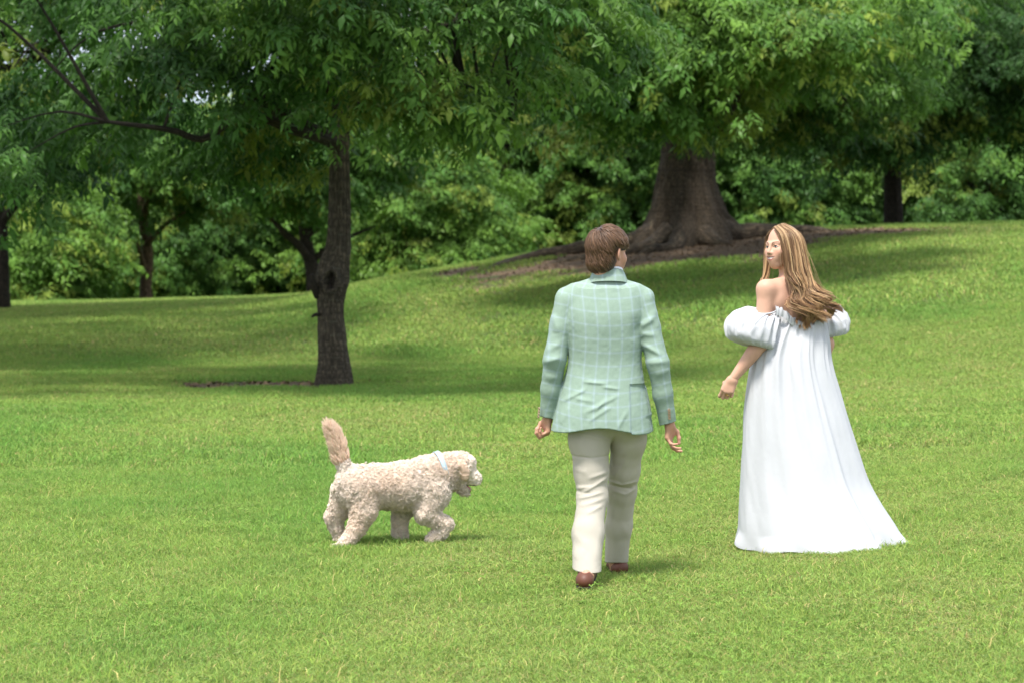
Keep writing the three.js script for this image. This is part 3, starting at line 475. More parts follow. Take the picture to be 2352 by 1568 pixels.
// ------------------------------------------------------------------ people: shared heads and hands
// head field: face towards +z, y up, origin in the middle of the head; chin at -0.113, skull top at +0.115
function headField(f, nl = 0.2) {                            // f: 1 softer (the woman), 0 squarer (the man)
  const jaw = 0.05 - 0.007 * f;
  const base = blend(0.03, [
    ellipsoid([0, 0.028, -0.014], [0.074, 0.087, 0.094]),
    ellipsoid([0, -0.03, 0.026], [0.059, 0.074, 0.064]),
    capsule([-jaw, -0.058, 0.0], [-0.014, -0.1, 0.06], 0.015, 0.014), capsule([jaw, -0.058, 0.0], [0.014, -0.1, 0.06], 0.015, 0.014),
    ellipsoid([0, -0.09, 0.063], [0.02, 0.017, 0.017]),
    ellipsoid([-0.036, -0.03, 0.066], [0.025, 0.022, 0.021]), ellipsoid([0.036, -0.03, 0.066], [0.025, 0.022, 0.021]),
    ellipsoid([0, -0.06, 0.076], [0.034, 0.024, 0.02]),
  ]);
  const brow = blend(0.012, [capsule([-0.045, 0.018, 0.066], [-0.012, 0.016, 0.083], 0.009), capsule([0.045, 0.018, 0.066], [0.012, 0.016, 0.083], 0.009)]);
  const nose = blend(0.01, [capsule([0, 0.012, 0.088], [0, -0.029, 0.107], 0.0065, 0.0095), ellipsoid([-0.0105, -0.033, 0.096], [0.0075, 0.0065, 0.009]), ellipsoid([0.0105, -0.033, 0.096], [0.0075, 0.0065, 0.009])]);
  const sockL = ellipsoid([-0.031, -0.001, 0.094], [0.017, 0.011, 0.012]), sockR = ellipsoid([0.031, -0.001, 0.094], [0.017, 0.011, 0.012]);
  const eyes = [-0.0305, 0.0305].map((x) => ellipsoid([x, -0.002, 0.0735], [0.0135, 0.0105, 0.0125]));
  const lids = blend(0.004, [-1, 1].flatMap((s) => [capsule([s * 0.019, 0.0015, 0.0845], [s * 0.031, 0.0065, 0.085], 0.0028), capsule([s * 0.031, 0.0065, 0.085], [s * 0.044, 0.0005, 0.0765], 0.0028)]));
  const mouth = blend(0.003, [capsule([-0.026, -0.0545, 0.09], [0, -0.0605, 0.1015], 0.0035, 0.0048), capsule([0.026, -0.0545, 0.09], [0, -0.0605, 0.1015], 0.0035, 0.0048)]);
  const lips = blend(0.005, [capsule([-0.027, -0.052, 0.082], [-0.005, -0.053, 0.0945], 0.003, 0.0042), capsule([0.027, -0.052, 0.082], [0.005, -0.053, 0.0945], 0.003, 0.0042), capsule([-0.026, -0.054, 0.082], [0, -0.069, 0.0915], 0.003, 0.006), capsule([0.026, -0.054, 0.082], [0, -0.069, 0.0915], 0.003, 0.006)]);
  const ears = [-1, 1].map((s) => blend(0.006, [ellipsoid([s * (0.0875 - 0.012 * f), -0.006, -0.016], [0.008, 0.032, 0.019], [0, s * -0.5, 0]), ellipsoid([s * (0.08 - 0.006 * f), -0.028, -0.006], [0.008, 0.012, 0.01])]));
  const concha = [-1, 1].map((s) => ellipsoid([s * (0.095 - 0.011 * f), -0.004, -0.011], [0.006, 0.017, 0.009]));
  const neck = capsule([0, -0.06, -0.022], [0, -nl, -0.022 - 0.013 * nl / 0.2], 0.052 - 0.009 * f, 0.056 - 0.008 * f);
  return (x, y, z) => {
    let d = base(x, y, z);
    d = smin(d, brow(x, y, z), 0.014); d = smin(d, nose(x, y, z), 0.012);
    d = smax(d, -sockL(x, y, z), 0.01); d = smax(d, -sockR(x, y, z), 0.01);
    d = Math.min(d, eyes[0](x, y, z), eyes[1](x, y, z)); d = smin(d, lids(x, y, z), 0.003);
    d = smin(d, lips(x, y, z), 0.006); d = smax(d, -mouth(x, y, z) * 0.8, 0.003);
    for (const k of [0, 1]) d = smin(d, smax(ears[k](x, y, z), -concha[k](x, y, z), 0.004), 0.006);
    return smin(d, neck(x, y, z), 0.025);
  };
}
function headColor(skin, lip, browC, iris) {
  const el = [-0.0305, 0.0305];
  return (x, y, z) => {
    for (const ex of el) {
      const a = (x - ex) / 0.012, b = (y + 0.0025) / 0.0044; if (z > 0.078 && a * a + b * b < 1) return Math.hypot(x - ex - 0.001, y + 0.001) < 0.0055 ? iris : [0.5, 0.47, 0.45];
      if (z > 0.07 && a * a + ((y + 0.002) / 0.009) ** 2 < 1.15 && y > 0.0) return [0.05, 0.035, 0.03];
      const bx = Math.abs(x) - 0.012, t = bx / 0.036; if (z > 0.05 && t > 0 && t < 1 && Math.abs(y - (0.0165 + 0.007 * Math.sin(t * 2.2))) < 0.0042 * (1 - 0.55 * t)) return browC;
    }
    if (z > 0.07) {
      const t = Math.abs(x) / 0.029, my = -0.0612 + 0.0085 * t * t;
      if (t < 0.85 && y < my + 0.0042 * (1 - t * t) + 0.001 && y > my - 0.0042 * (1 - t * t)) return [0.7, 0.66, 0.6];
      if (t < 1.02 && y > my - 0.0125 * (1.05 - t * t) && y < my + 0.0095 * (1.1 - t * t)) return lip;
      if (Math.hypot(Math.abs(x) - 0.006, y + 0.0395) < 0.003) return [0.16, 0.07, 0.05];
    }
    const blush = Math.exp(-(((Math.abs(x) - 0.042) / 0.02) ** 2 + ((y + 0.03) / 0.018) ** 2)) * (z > 0.03 ? 1 : 0), n = 1 + 0.05 * noise(x * 160, y * 160, z * 160);
    return [skin[0] * n, skin[1] * (1 - 0.12 * blush) * n, skin[2] * (1 - 0.14 * blush) * n];
  };
}
// hand field: wrist at the origin, fingers towards -y, palm towards -x, thumb at +z; curls: [index, middle, ring, little] of three bends each
function handField(curls, thumb, s = 1) {
  const zs = [0.027, 0.009, -0.009, -0.026], len = [[0.04, 0.025, 0.02], [0.044, 0.028, 0.021], [0.041, 0.026, 0.02], [0.032, 0.02, 0.018]], ky = [-0.088, -0.092, -0.087, -0.078], rad = [0.0086, 0.0088, 0.0083, 0.0074];
  const palm = [], fingers = [];
  zs.forEach((z, i) => {
    palm.push(capsule([0, -0.012, z * 0.62], [0.002, ky[i] + 0.01, z], 0.0145, 0.012));
    let a = 0, p = [0.002, ky[i] + 0.006, z]; const l = [];
    for (let k = 0; k < 3; k++) { a += curls[i][k]; const spread = (z * 0.5) * (k === 0 ? 0.25 : 0.1), q = [p[0] - Math.sin(a) * len[i][k], p[1] - Math.cos(a) * len[i][k], p[2] + spread]; l.push(capsule(p, q, rad[i] * (1.06 - 0.1 * k), rad[i] * (0.98 - 0.1 * k))); p = q; }
    fingers.push(blend(0.004, l));
  });
  palm.push(capsule([-0.008, -0.025, 0.018], [-0.01, -0.055, 0.026], 0.014, 0.013));
  const P = blend(0.018, palm), T = blend(0.008, [capsule([-0.008, -0.02, 0.02], thumb[0], 0.013, 0.0105), capsule(thumb[0], thumb[1], 0.0105, 0.0092), capsule(thumb[1], thumb[2], 0.0092, 0.0078)]);
  const arm = capsule([0, 0.03, 0], [0, -0.01, 0], 0.0215, 0.0215);
  return (x, y, z) => { x /= s; y /= s; z /= s; let d = P(x, y, z); for (const f of fingers) d = smin(d, f(x, y, z), 0.007); d = smin(d, T(x, y, z), 0.009); return smin(d, arm(x, y, z), 0.02) * s; };
}
const skinMat = new THREE.MeshPhysicalMaterial({ vertexColors: true, roughness: 0.52, specularIntensity: 0.5, sheen: 0.15, sheenRoughness: 0.6, sheenColor: new THREE.Color(0.9, 0.6, 0.5) });
const noUv = (g) => { g.deleteAttribute('uv'); return g; };
// straight strokes of cloth relief: [x0, y0, x1, y1, width, height]
const strokes = (list) => { const L = list.map(([a, b, c, d, w, h]) => [a, b, c - a, d - b, (c - a) ** 2 + (d - b) ** 2, w, h]); return (x, y) => { let s = 0; for (const [a, b, dx, dy, ll, w, h] of L) { const px = x - a, py = y - b; const t = clamp((px * dx + py * dy) / ll, 0, 1), e = (px - dx * t) ** 2 + (py - dy * t) ** 2; if (e < 9 * w * w) s += h * Math.exp(-e / (w * w)) * (1 - (2 * t - 1) ** 4 * 0.7); } return s; }; };

// ------------------------------------------------------------------ the man in the plaid jacket, walking away, head turned to his right
{
  const D = 14.1, X0 = (1400 - 1176) / FPX * D, gy = ground(X0, -D);
  const man = thing('person', 'person in a mint plaid jacket and cream trousers walking away, head turned right', 'person', [X0, gy, -D]);
  const SKIN = [0.5, 0.27, 0.185], skin = (x, y, z) => { const n = 1 + 0.06 * noise(x * 60, y * 60, z * 60); return [SKIN[0] * n, SKIN[1] * n, SKIN[2] * n]; };
  // joints
  const shL = [-0.215, 1.4, 0], elL = [-0.278, 1.12, 0.035], wrL = [-0.315, 0.84, -0.035], shR = [0.175, 1.4, 0], elR = [0.252, 1.1, 0.05], wrR = [0.312, 0.815, 0.0];
  const hipL = [-0.105, 0.87, 0], knL = [-0.085, 0.46, 0.02], anL = [-0.12, 0.13, 0.255], hipR = [0.095, 0.87, 0], knR = [0.07, 0.46, -0.17], anR = [0.053, 0.085, -0.29];
  // body under the clothes, with head and hands in finer grids
  const body = blend(0.03, [capsule([-0.02, 0.95, 0], [-0.02, 1.32, 0], 0.11, 0.12), capsule(shL, shR, 0.05), capsule(shL, elL, 0.04, 0.034), capsule(elL, wrL, 0.033, 0.025), capsule(shR, elR, 0.04, 0.034), capsule(elR, wrR, 0.033, 0.025), capsule(hipL, knL, 0.075, 0.052), capsule(knL, anL, 0.05, 0.036), capsule(hipR, knR, 0.075, 0.052), capsule(knR, anR, 0.05, 0.036), capsule(anL, [-0.121, 0.08, 0.325], 0.033, 0.032), capsule([-0.121, 0.08, 0.325], [-0.12, 0.055, 0.2], 0.032, 0.03), capsule(anR, [0.053, 0.045, -0.33], 0.036, 0.035), capsule([-0.012, 1.36, -0.02], [0, 1.53, -0.022], 0.05, 0.05)]);
  const pieces = [noUv(surface(body, [-0.42, 0.0, -0.45], [0.42, 1.56, 0.42], 0.012, skin))];
  const hM = new THREE.Matrix4().makeRotationFromEuler(new THREE.Euler(0.05, 2.38, 0.02, 'YXZ')).setPosition(0.0, 1.648, -0.008);
  pieces.push(noUv(surface(headField(0, 0.1), [-0.1, -0.21, -0.13], [0.1, 0.13, 0.13], 0.003, (x, y, z) => { const c = headColor(SKIN, [0.42, 0.18, 0.15], [0.09, 0.055, 0.035], [0.08, 0.07, 0.05])(x, y, z); const st = sstep(-0.035, -0.06, y) * sstep(-0.02, 0.02, z) * 0.35 * (0.6 + 0.4 * noise(x * 500, y * 500, z * 500)); return c.map((v, i) => v * (1 - st * [0.4, 0.45, 0.45][i])); })).applyMatrix4(hM));
  const hand = (field, at, e, mirror) => { const g = noUv(surface(field, [-0.09, -0.2, -0.06], [0.05, 0.06, 0.1], 0.003, skin)); const m = new THREE.Matrix4().makeRotationFromEuler(new THREE.Euler(...e)); if (mirror) { g.scale(-1, 1, 1); const I = g.index.array; for (let i = 0; i < I.length; i += 3) { const t = I[i]; I[i] = I[i + 1]; I[i + 1] = t; } } g.applyMatrix4(m); g.translate(...at); return g; };
  // right hand: palm inwards, thumb forward and inwards; left hand the mirror image, more closed
  pieces.push(hand(handField([[0.35, 0.6, 0.4], [0.5, 0.65, 0.45], [0.6, 0.7, 0.45], [0.7, 0.7, 0.4]], [[-0.03, -0.045, 0.036], [-0.042, -0.075, 0.034], [-0.044, -0.1, 0.03]]), [0.316, 0.802, -0.005], [0.06, 2.75, 0.04]));
  pieces.push(hand(handField([[1.0, 1.3, 0.8], [1.05, 1.35, 0.8], [1.1, 1.35, 0.8], [1.15, 1.3, 0.8]], [[-0.03, -0.04, 0.032], [-0.045, -0.065, 0.024], [-0.05, -0.082, 0.012]]), [-0.312, 0.832, -0.04], [0.1, -3.0, 0.05], true));
  { const b = part('body', mergeGeometries(pieces), skinMat, man); b.scale.x = 0.965; b.position.x = -0.004; }

  // jacket
  const S = { cx: curve([[0.74, -0.033], [0.95, -0.026], [1.12, -0.019], [1.3, -0.018], [1.45, -0.015]]), hw: curve([[0.74, 0.268], [0.85, 0.247], [0.98, 0.216], [1.1, 0.19], [1.22, 0.192], [1.33, 0.2], [1.42, 0.186], [1.5, 0.14]]), hd: curve([[0.74, 0.19], [0.85, 0.178], [0.98, 0.15], [1.1, 0.128], [1.22, 0.132], [1.33, 0.132], [1.42, 0.112], [1.5, 0.085]]), cz: curve([[0.74, 0.015], [1.0, 0.005], [1.3, 0.005], [1.5, 0.0]]) };
  const torso = (x, y, z) => { const w = S.hw(y), h = S.hd(y), a = Math.abs(x - S.cx(y)) / w, b = Math.abs(z - S.cz(y)) / h, k = Math.pow(Math.pow(a, 2.4) + Math.pow(b, 2.4), 1 / 2.4); const d = (k - 1) * Math.min(w, h) * 1.05; return Math.max(d, y - 1.47); };
  const shoulders = blend(0.04, [capsule([-0.005, 1.5, -0.008], [-0.222, 1.424, -0.004], 0.05, 0.05), capsule([-0.005, 1.5, -0.008], [0.186, 1.424, -0.004], 0.05, 0.05), capsule([-0.005, 1.49, 0.0], [-0.005, 1.525, -0.008], 0.066, 0.062)]);
  const sleeveL = chain([[...shL, 0.063], [-0.243, 1.28, 0.012, 0.059], [...elL, 0.056], [-0.296, 0.97, 0.0, 0.051], [-0.31, 0.82, -0.036, 0.045]], 0.02), sleeveR = chain([[...shR, 0.063], [0.203, 1.28, 0.018, 0.059], [...elR, 0.056], [0.278, 0.95, 0.03, 0.05], [0.31, 0.785, 0.0, 0.043]], 0.02);
  const zx = (zx) => ((1900 + zx * 0.6) * 0.6125 - 1400) * 0.002158, zy = (v) => 1.7 - ((780 + v * 0.6) * 0.6125 - 560) * 0.002158 - gy;
  const creases = strokes([[480, 1075, 620, 1087, 0.0075, 0.008], [600, 1106, 700, 1119, 0.0075, 0.008], [345, 1197, 490, 1120, 0.009, 0.007], [425, 1178, 535, 1196, 0.009, 0.006], [485, 1265, 690, 1165, 0.01, 0.008], [515, 1312, 650, 1228, 0.01, 0.007], [695, 1360, 752, 1258, 0.01, 0.006], [470, 1205, 482, 1300, 0.012, 0.005], [380, 1230, 330, 1340, 0.014, 0.006], [620, 1180, 545, 1260, 0.009, 0.005], [560, 520, 540, 900, 0.03, -0.003], [770, 500, 810, 690, 0.022, 0.007], [640, 560, 615, 800, 0.025, 0.004], [350, 600, 372, 820, 0.022, 0.006], [480, 700, 500, 1000, 0.03, 0.003], [840, 720, 780, 820, 0.02, -0.005]].map(([a, b, c, d, w, h]) => [zx(a), zy(b), zx(c), zy(d), w * 1.1, h * 0.75]));
  const arm = strokes([[845, 740, 930, 690, 0.014, 0.008], [860, 850, 985, 915, 0.013, 0.009], [850, 790, 940, 790, 0.014, 0.007], [880, 960, 1010, 950, 0.014, 0.006], [900, 700, 960, 640, 0.02, 0.006], [930, 1040, 1040, 1010, 0.02, 0.005], [230, 890, 330, 840, 0.016, 0.006], [215, 960, 330, 930, 0.014, 0.007], [280, 660, 310, 780, 0.018, 0.007], [225, 1050, 320, 1060, 0.018, 0.005]].map(([a, b, c, d, w, h]) => [zx(a), zy(b), zx(c), zy(d), w, h]));
  const hem = (x) => 0.775 - gy * 0 + 0.012 * Math.cos((x + 0.05) * 16) + (x > 0.108 ? -0.01 : 0);
  const cloth = (x, y, z) => 0.0014 * noise(x * 20, y * 14, z * 20) + 0.0007 * noise(x * 60, y * 60, z * 60);
  const jacket = (x, y, z) => {
    let t = smin(torso(x, y, z), shoulders(x, y, z), 0.05); const back = sstep(-0.02, 0.05, z);
    if (t < 0.06 && t > -0.06) { if (back > 0) t -= back * creases(x, y); if (y < 1.0 && z > 0) t += 0.005 * sstep(0.104, 0.112, x + 0.02 * (y - 0.8)); t -= 0.004 * sstep(0.17, 0.2, x) * sstep(0.83, 0.85, y) * (1 - sstep(0.98, 1.0, y)); }
    let l = Math.max(sleeveL(x, y, z), 0.828 - y - 0.15 * (x + 0.31)), r = Math.max(sleeveR(x, y, z), 0.803 - y + 0.25 * (x - 0.31)); const s = Math.min(l, r);
    if (s < 0.05 && s > -0.05) { const w = z > -0.03 ? arm(x, y) : 0; l -= w; r -= w; }
    t = smax(t, hem(x) - y, 0.006);
    return smin(t, Math.min(l, r), 0.01) + cloth(x, y, z);
  };
  const P1 = 0.062, P2 = 0.066, uvJ = (x, y, z) => {
    const t = torso(x, y, z), sh = shoulders(x, y, z), l = sleeveL(x, y, z), r = sleeveR(x, y, z);
    if (Math.min(l, r) < Math.min(t, sh) - 0.004) { const [a, b] = l < r ? [shL, wrL] : [shR, wrR], dx = b[0] - a[0], dy = b[1] - a[1], n = Math.hypot(dx, dy), ax = dx / n, ay = dy / n, px = x - a[0], py = y - a[1]; return [((px * ay - py * ax) + 0.35 * z) / P1 + 0.25, (px * ax + py * ay) / P2 + 0.3]; }
    return [(x + 0.012 * Math.sin(y * 9) + 0.5 * Math.sign(x - S.cx(y)) * Math.max(0, 0.08 - Math.abs(z)) + 0.04) / P1, (y - 0.14 * x * x * 4 + 0.5 * Math.max(0, y - 1.4) * 0) / P2];
  };
  const plaid = texture(256, 256, (u, v) => { const w = 0.93 + 0.1 * wrapNoise(u, v, 64, 3) + 0.06 * (hash(Math.floor(u * 256), Math.floor(v * 256), 4) - 0.5), lu = Math.exp(-(((u - 0.5) / 0.085) ** 2)), lv = Math.exp(-(((v - 0.5) / 0.085) ** 2)), k = Math.min(1, 0.38 * lu + 0.38 * lv), sh = 0.15 * Math.exp(-(((u - 0.5) / 0.2) ** 2)); return [lerp(0.54, 0.62, k) * w, lerp(0.618, 0.69, k) * w, lerp(0.56 + 0.03 * sh, 0.725, k) * w]; });
  const jMat = new THREE.MeshPhysicalMaterial({ map: plaid, roughness: 0.9, sheen: 0.25, sheenRoughness: 0.5, sheenColor: new THREE.Color(0.8, 1, 0.95), specularIntensity: 0.25 });
  const jk = part('jacket', surface(jacket, [-0.42, 0.74, -0.24], [0.42, 1.62, 0.26], 0.0058, null, uvJ), jMat, man); jk.scale.set(0.965, 1, 1); jk.position.x = -0.004;
  // collars: a standing band that leans in towards the neck
  const band = (r0, r1, y0, y1, open, thick, tilt) => { const pos = [], idx = [], uv = [], n = 64, m = 10; for (let i = 0; i <= n; i++) { const a = -open + (2 * open) * i / n; for (let j = 0; j <= m; j++) { const q = j <= 7 ? j / 7 : 1 - (j - 7) / 3 * 0.5, t = j <= 7 ? 0 : -thick, r = lerp(r0, r1, q) + t + (j === 7 ? -thick * 0.4 : 0), y = lerp(y0, y1, q) + tilt * Math.cos(a) - 0.018 * (1 - Math.cos(a)) * 0.9; pos.push(Math.sin(a) * r * 1.08 - 0.002, y, Math.cos(a) * r - 0.012); uv.push(a * r / P1, y / P2 + 0.25); } } for (let i = 0; i < n; i++) for (let j = 0; j < m; j++) { const k = i * (m + 1) + j; idx.push(k, k + m + 1, k + 1, k + 1, k + m + 1, k + m + 2); } return geo(pos, idx, { uv }); };
  part('collar', band(0.099, 0.074, 1.508, 1.572, 2.3, 0.006, 0.0), jMat, jk);
  const shirt = new THREE.MeshStandardMaterial({ color: 0xdfe2e6, roughness: 0.85 });
  part('shirt_collar', band(0.072, 0.064, 1.53, 1.583, 2.6, 0.004, 0.0), shirt, man);
  // cuff buttons
  const btn = new THREE.MeshPhysicalMaterial({ color: 0x9a8468, roughness: 0.35, clearcoat: 0.6 });
  const button = (x, y, z, ry) => { const g = new THREE.CylinderGeometry(0.0075, 0.0075, 0.005, 14); g.rotateX(Math.PI / 2); const t = new THREE.TorusGeometry(0.006, 0.0016, 6, 14); t.translate(0, 0, 0.003); const m = part('button', mergeGeometries([g, t]), btn, jk); m.position.set(x, y, z); m.rotation.y = ry; };
  for (let k = 0; k < 4; k++) { button(0.308 + 0.001 * k, 0.872 - 0.0135 * k, 0.0665 - 0.0035 * k, 0.1); button(-0.357 - 0.001 * k, 0.876 - 0.0135 * k, 0.005, -1.3); }

  // trousers
  const legL = chain([[-0.1, 0.84, 0.01, 0.105], [-0.098, 0.72, 0.02, 0.1], [-0.09, 0.56, 0.035, 0.083], [-0.085, 0.44, 0.055, 0.073], [-0.11, 0.27, 0.16, 0.075], [-0.122, 0.03, 0.315, 0.07]], 0.03), legR = chain([[0.088, 0.84, 0.0, 0.102], [0.096, 0.72, -0.04, 0.087], [0.08, 0.56, -0.11, 0.073], [0.07, 0.45, -0.16, 0.069], [0.056, 0.27, -0.23, 0.064], [0.046, 0.05, -0.3, 0.058]], 0.03), seat = blend(0.06, [ellipsoid([-0.085, 0.84, 0.035], [0.105, 0.12, 0.11]), ellipsoid([0.08, 0.84, 0.03], [0.1, 0.12, 0.11]), capsule([-0.02, 0.95, 0], [-0.01, 0.86, 0], 0.11, 0.115)]);
  const tx = (v) => ((1950 + v * 0.472) * 0.6125 - 1400) * 0.002158, ty = (v) => 1.7 - ((1560 + v * 0.472) * 0.6125 - 560) * 0.002158 - gy;
  const tf = strokes([[405, 305, 560, 318, 0.008, -0.006], [560, 318, 715, 305, 0.008, -0.006], [450, 560, 560, 545, 0.012, 0.008], [500, 590, 690, 480, 0.013, 0.01], [460, 640, 650, 590, 0.012, 0.009], [440, 585, 560, 600, 0.012, -0.006], [480, 690, 660, 640, 0.014, 0.008], [520, 750, 650, 690, 0.014, 0.008], [540, 480, 700, 430, 0.014, 0.006], [720, 530, 820, 560, 0.012, 0.009], [820, 560, 945, 530, 0.012, 0.009], [740, 600, 850, 640, 0.014, 0.008], [850, 640, 930, 590, 0.013, 0.008], [730, 560, 900, 590, 0.01, -0.007], [740, 500, 860, 340, 0.02, 0.006], [690, 180, 720, 120, 0.02, -0.006], [420, 900, 520, 980, 0.03, 0.006], [420, 1080, 500, 1010, 0.03, 0.006], [640, 850, 600, 1100, 0.03, 0.005], [830, 900, 880, 1000, 0.025, 0.005], [480, 120, 700, 180, 0.014, 0.006], [430, 400, 520, 440, 0.02, 0.005]].map(([a, b, c, d, w, h]) => [tx(a), ty(b), tx(c), ty(d), w * 0.68, h * 0.62]));
  const trousers = (x, y, z) => { let l = legL(x, y, z), r = legR(x, y, z); if (Math.min(l, r) < 0.05) { const f = tf(x, y); l -= f; r -= f; } l = smax(l, 0.1 - y - 0.1 * (z - 0.3) - 0.1 * (x + 0.122), 0.004); r = smax(r, 0.078 - y, 0.004); let d = smin(seat(x, y, z), Math.min(l, r), 0.035); return d + 0.002 * noise(x * 26, y * 14, z * 26); };
  const hollow = (x, y, z) => { const d = trousers(x, y, z); return y < 0.16 ? smax(d, -(d + 0.012 + 0), 0.002) : d; };
  const tMat = new THREE.MeshPhysicalMaterial({ color: 0xb4aea2, roughness: 0.9, specularIntensity: 0.25, sheen: 0.1, sheenRoughness: 0.6, bumpMap: texture(256, 256, (u, v) => { const k = 0.5 + 0.3 * (wrapNoise(u, v, 128, 2) - 0.5) + 0.15 * Math.sin((u + v) * 402); return [k, k, k]; }, { srgb: false, repeat: [12, 12] }), bumpScale: 0.0015 });
  part('trousers', surface(hollow, [-0.26, 0.02, -0.42], [0.24, 1.0, 0.43], 0.006, null, (x, y, z) => [x + z, y]), tMat, man);

  // loafers
  const leather = new THREE.MeshPhysicalMaterial({ color: 0x5c3220, roughness: 0.6, clearcoat: 0.05, clearcoatRoughness: 0.35 }), soleMat = new THREE.MeshStandardMaterial({ color: 0x171412, roughness: 0.8 });
  const shoe = (at, pitch, yaw) => {
    const upper = blend(0.02, [ellipsoid([0, 0.03, 0.092], [0.041, 0.041, 0.044]), capsule([0, 0.032, 0.07], [0.002, 0.03, -0.06], 0.041, 0.045), ellipsoid([0.003, 0.022, -0.12], [0.045, 0.028, 0.055])]);
    const open = blend(0.015, [capsule([0, 0.1, 0.08], [0, 0.075, -0.03], 0.034, 0.03)]);
    const g = surface((x, y, z) => Math.max(smax(upper(x, y, z), -open(x, y, z), 0.005), 0.006 - y), [-0.06, -0.01, -0.19], [0.06, 0.1, 0.15], 0.004);
    const sole = (x, y, z) => { const d2 = capsule([0, 0, 0.095], [0.002, 0, -0.13], 0.041, 0.045)(x, 0, z); const hl = z > 0.045 ? -0.018 : -0.002; return Math.max(d2, y - 0.01, hl - y); };
    const s = surface(sole, [-0.06, -0.03, -0.19], [0.06, 0.02, 0.15], 0.004), m = new THREE.Matrix4().makeRotationFromEuler(new THREE.Euler(pitch, yaw, 0, 'YXZ')).setPosition(...at);
    const u = part('shoe', g.applyMatrix4(m), leather, man); part('sole', s.applyMatrix4(m), soleMat, u);
  };
  shoe([-0.122, 0.045, 0.275], 0.16, -0.1); shoe([0.055, 0.022, -0.36], 0.0, 0.1);

  // hair: an underlayer and combed locks falling from the crown
  const hv = (x, y, z) => V(x, y, z).applyMatrix4(hM);
  const capF = blend(0.02, [ellipsoid([0, 0.032, -0.02], [0.092, 0.098, 0.107]), ellipsoid([0, -0.05, -0.052], [0.074, 0.062, 0.06])]);
  const capCut = (x, y, z) => { let d = capF(x, y, z); d = smax(d, -ellipsoid([0, -0.045, 0.07], [0.1, 0.1, 0.09])(x, y, z), 0.012); for (const s of [-1, 1]) d = smax(d, -ellipsoid([s * 0.095, -0.016, 0.0], [0.04, 0.042, 0.046])(x, y, z), 0.008); return Math.max(d, -0.103 - y); };
  const hMat = new THREE.MeshPhysicalMaterial({ vertexColors: true, roughness: 0.42, specularIntensity: 0.7 }), r = rng(9);
  const under = noUv(surface(capCut, [-0.11, -0.12, -0.14], [0.11, 0.15, 0.12], 0.004, () => [0.05, 0.028, 0.018])).applyMatrix4(hM), L = [];
  const onCap = (dir, off) => { let lo = 0.03, hi = 0.2; for (let i = 0; i < 18; i++) { const m = (lo + hi) / 2; capF(dir.x * m, dir.y * m, dir.z * m) < off ? lo = m : hi = m; } return dir.clone().multiplyScalar(lo); };
  const whorl = V(0.1, 0.86, -0.5).normalize();
  for (let i = 0; i < 4200; i++) {
    const az = r() * 6.283, p0 = 0.08 + 1.55 * Math.sqrt(r()) * (0.55 + 0.45 * r()), ax1 = V(1, 0, 0).cross(whorl).normalize(), ax2 = V().crossVectors(whorl, ax1), out = ax1.clone().multiplyScalar(Math.cos(az)).addScaledVector(ax2, Math.sin(az));
    const pts = [], lift = 0.003 + 0.007 * r(), sweep = 0.25 * (r() - 0.5) + 0.12, len = (0.55 + 0.35 * r()) * (p0 > 1 ? 0.75 : 1); let bad = false;
    for (let k = 0; k < 5; k++) { const t = k / 4, ph = p0 + len * t, o2 = out.clone().applyAxisAngle(whorl, sweep * t), d = whorl.clone().multiplyScalar(Math.cos(ph)).addScaledVector(o2, Math.sin(ph)).normalize(); const q = onCap(d, lift * Math.sin(Math.PI * Math.min(1, t * 0.9 + 0.12)) - (k ? 0 : 0.004) + (p0 > 0.9 ? 0.011 : 0.005) * t * (r() - 0.3)); if (q.z > 0.055 && q.y < 0.03) bad = true; if (q.z > -0.054 && q.y < 0.018 && Math.abs(q.x) > 0.04) bad = true; if (q.z > -0.042 && q.y < -0.03) bad = true; if (q.y < -0.125) bad = true; pts.push(hv(q.x, q.y, q.z)); }
    if (bad) continue; const v = 0.55 + 0.95 * r() * r(), warm = r();
    L.push({ p: pts, r: 0.0013 + 0.0012 * r(), c: [0.09 * v + 0.03 * warm, 0.048 * v + 0.012 * warm, 0.027 * v + 0.004 * warm], c2: [0.17 * v, 0.098 * v, 0.055 * v] });
  }
  part('hair', mergeGeometries([under, strands(L, 9, 4, 1.6)]), hMat, man);
}

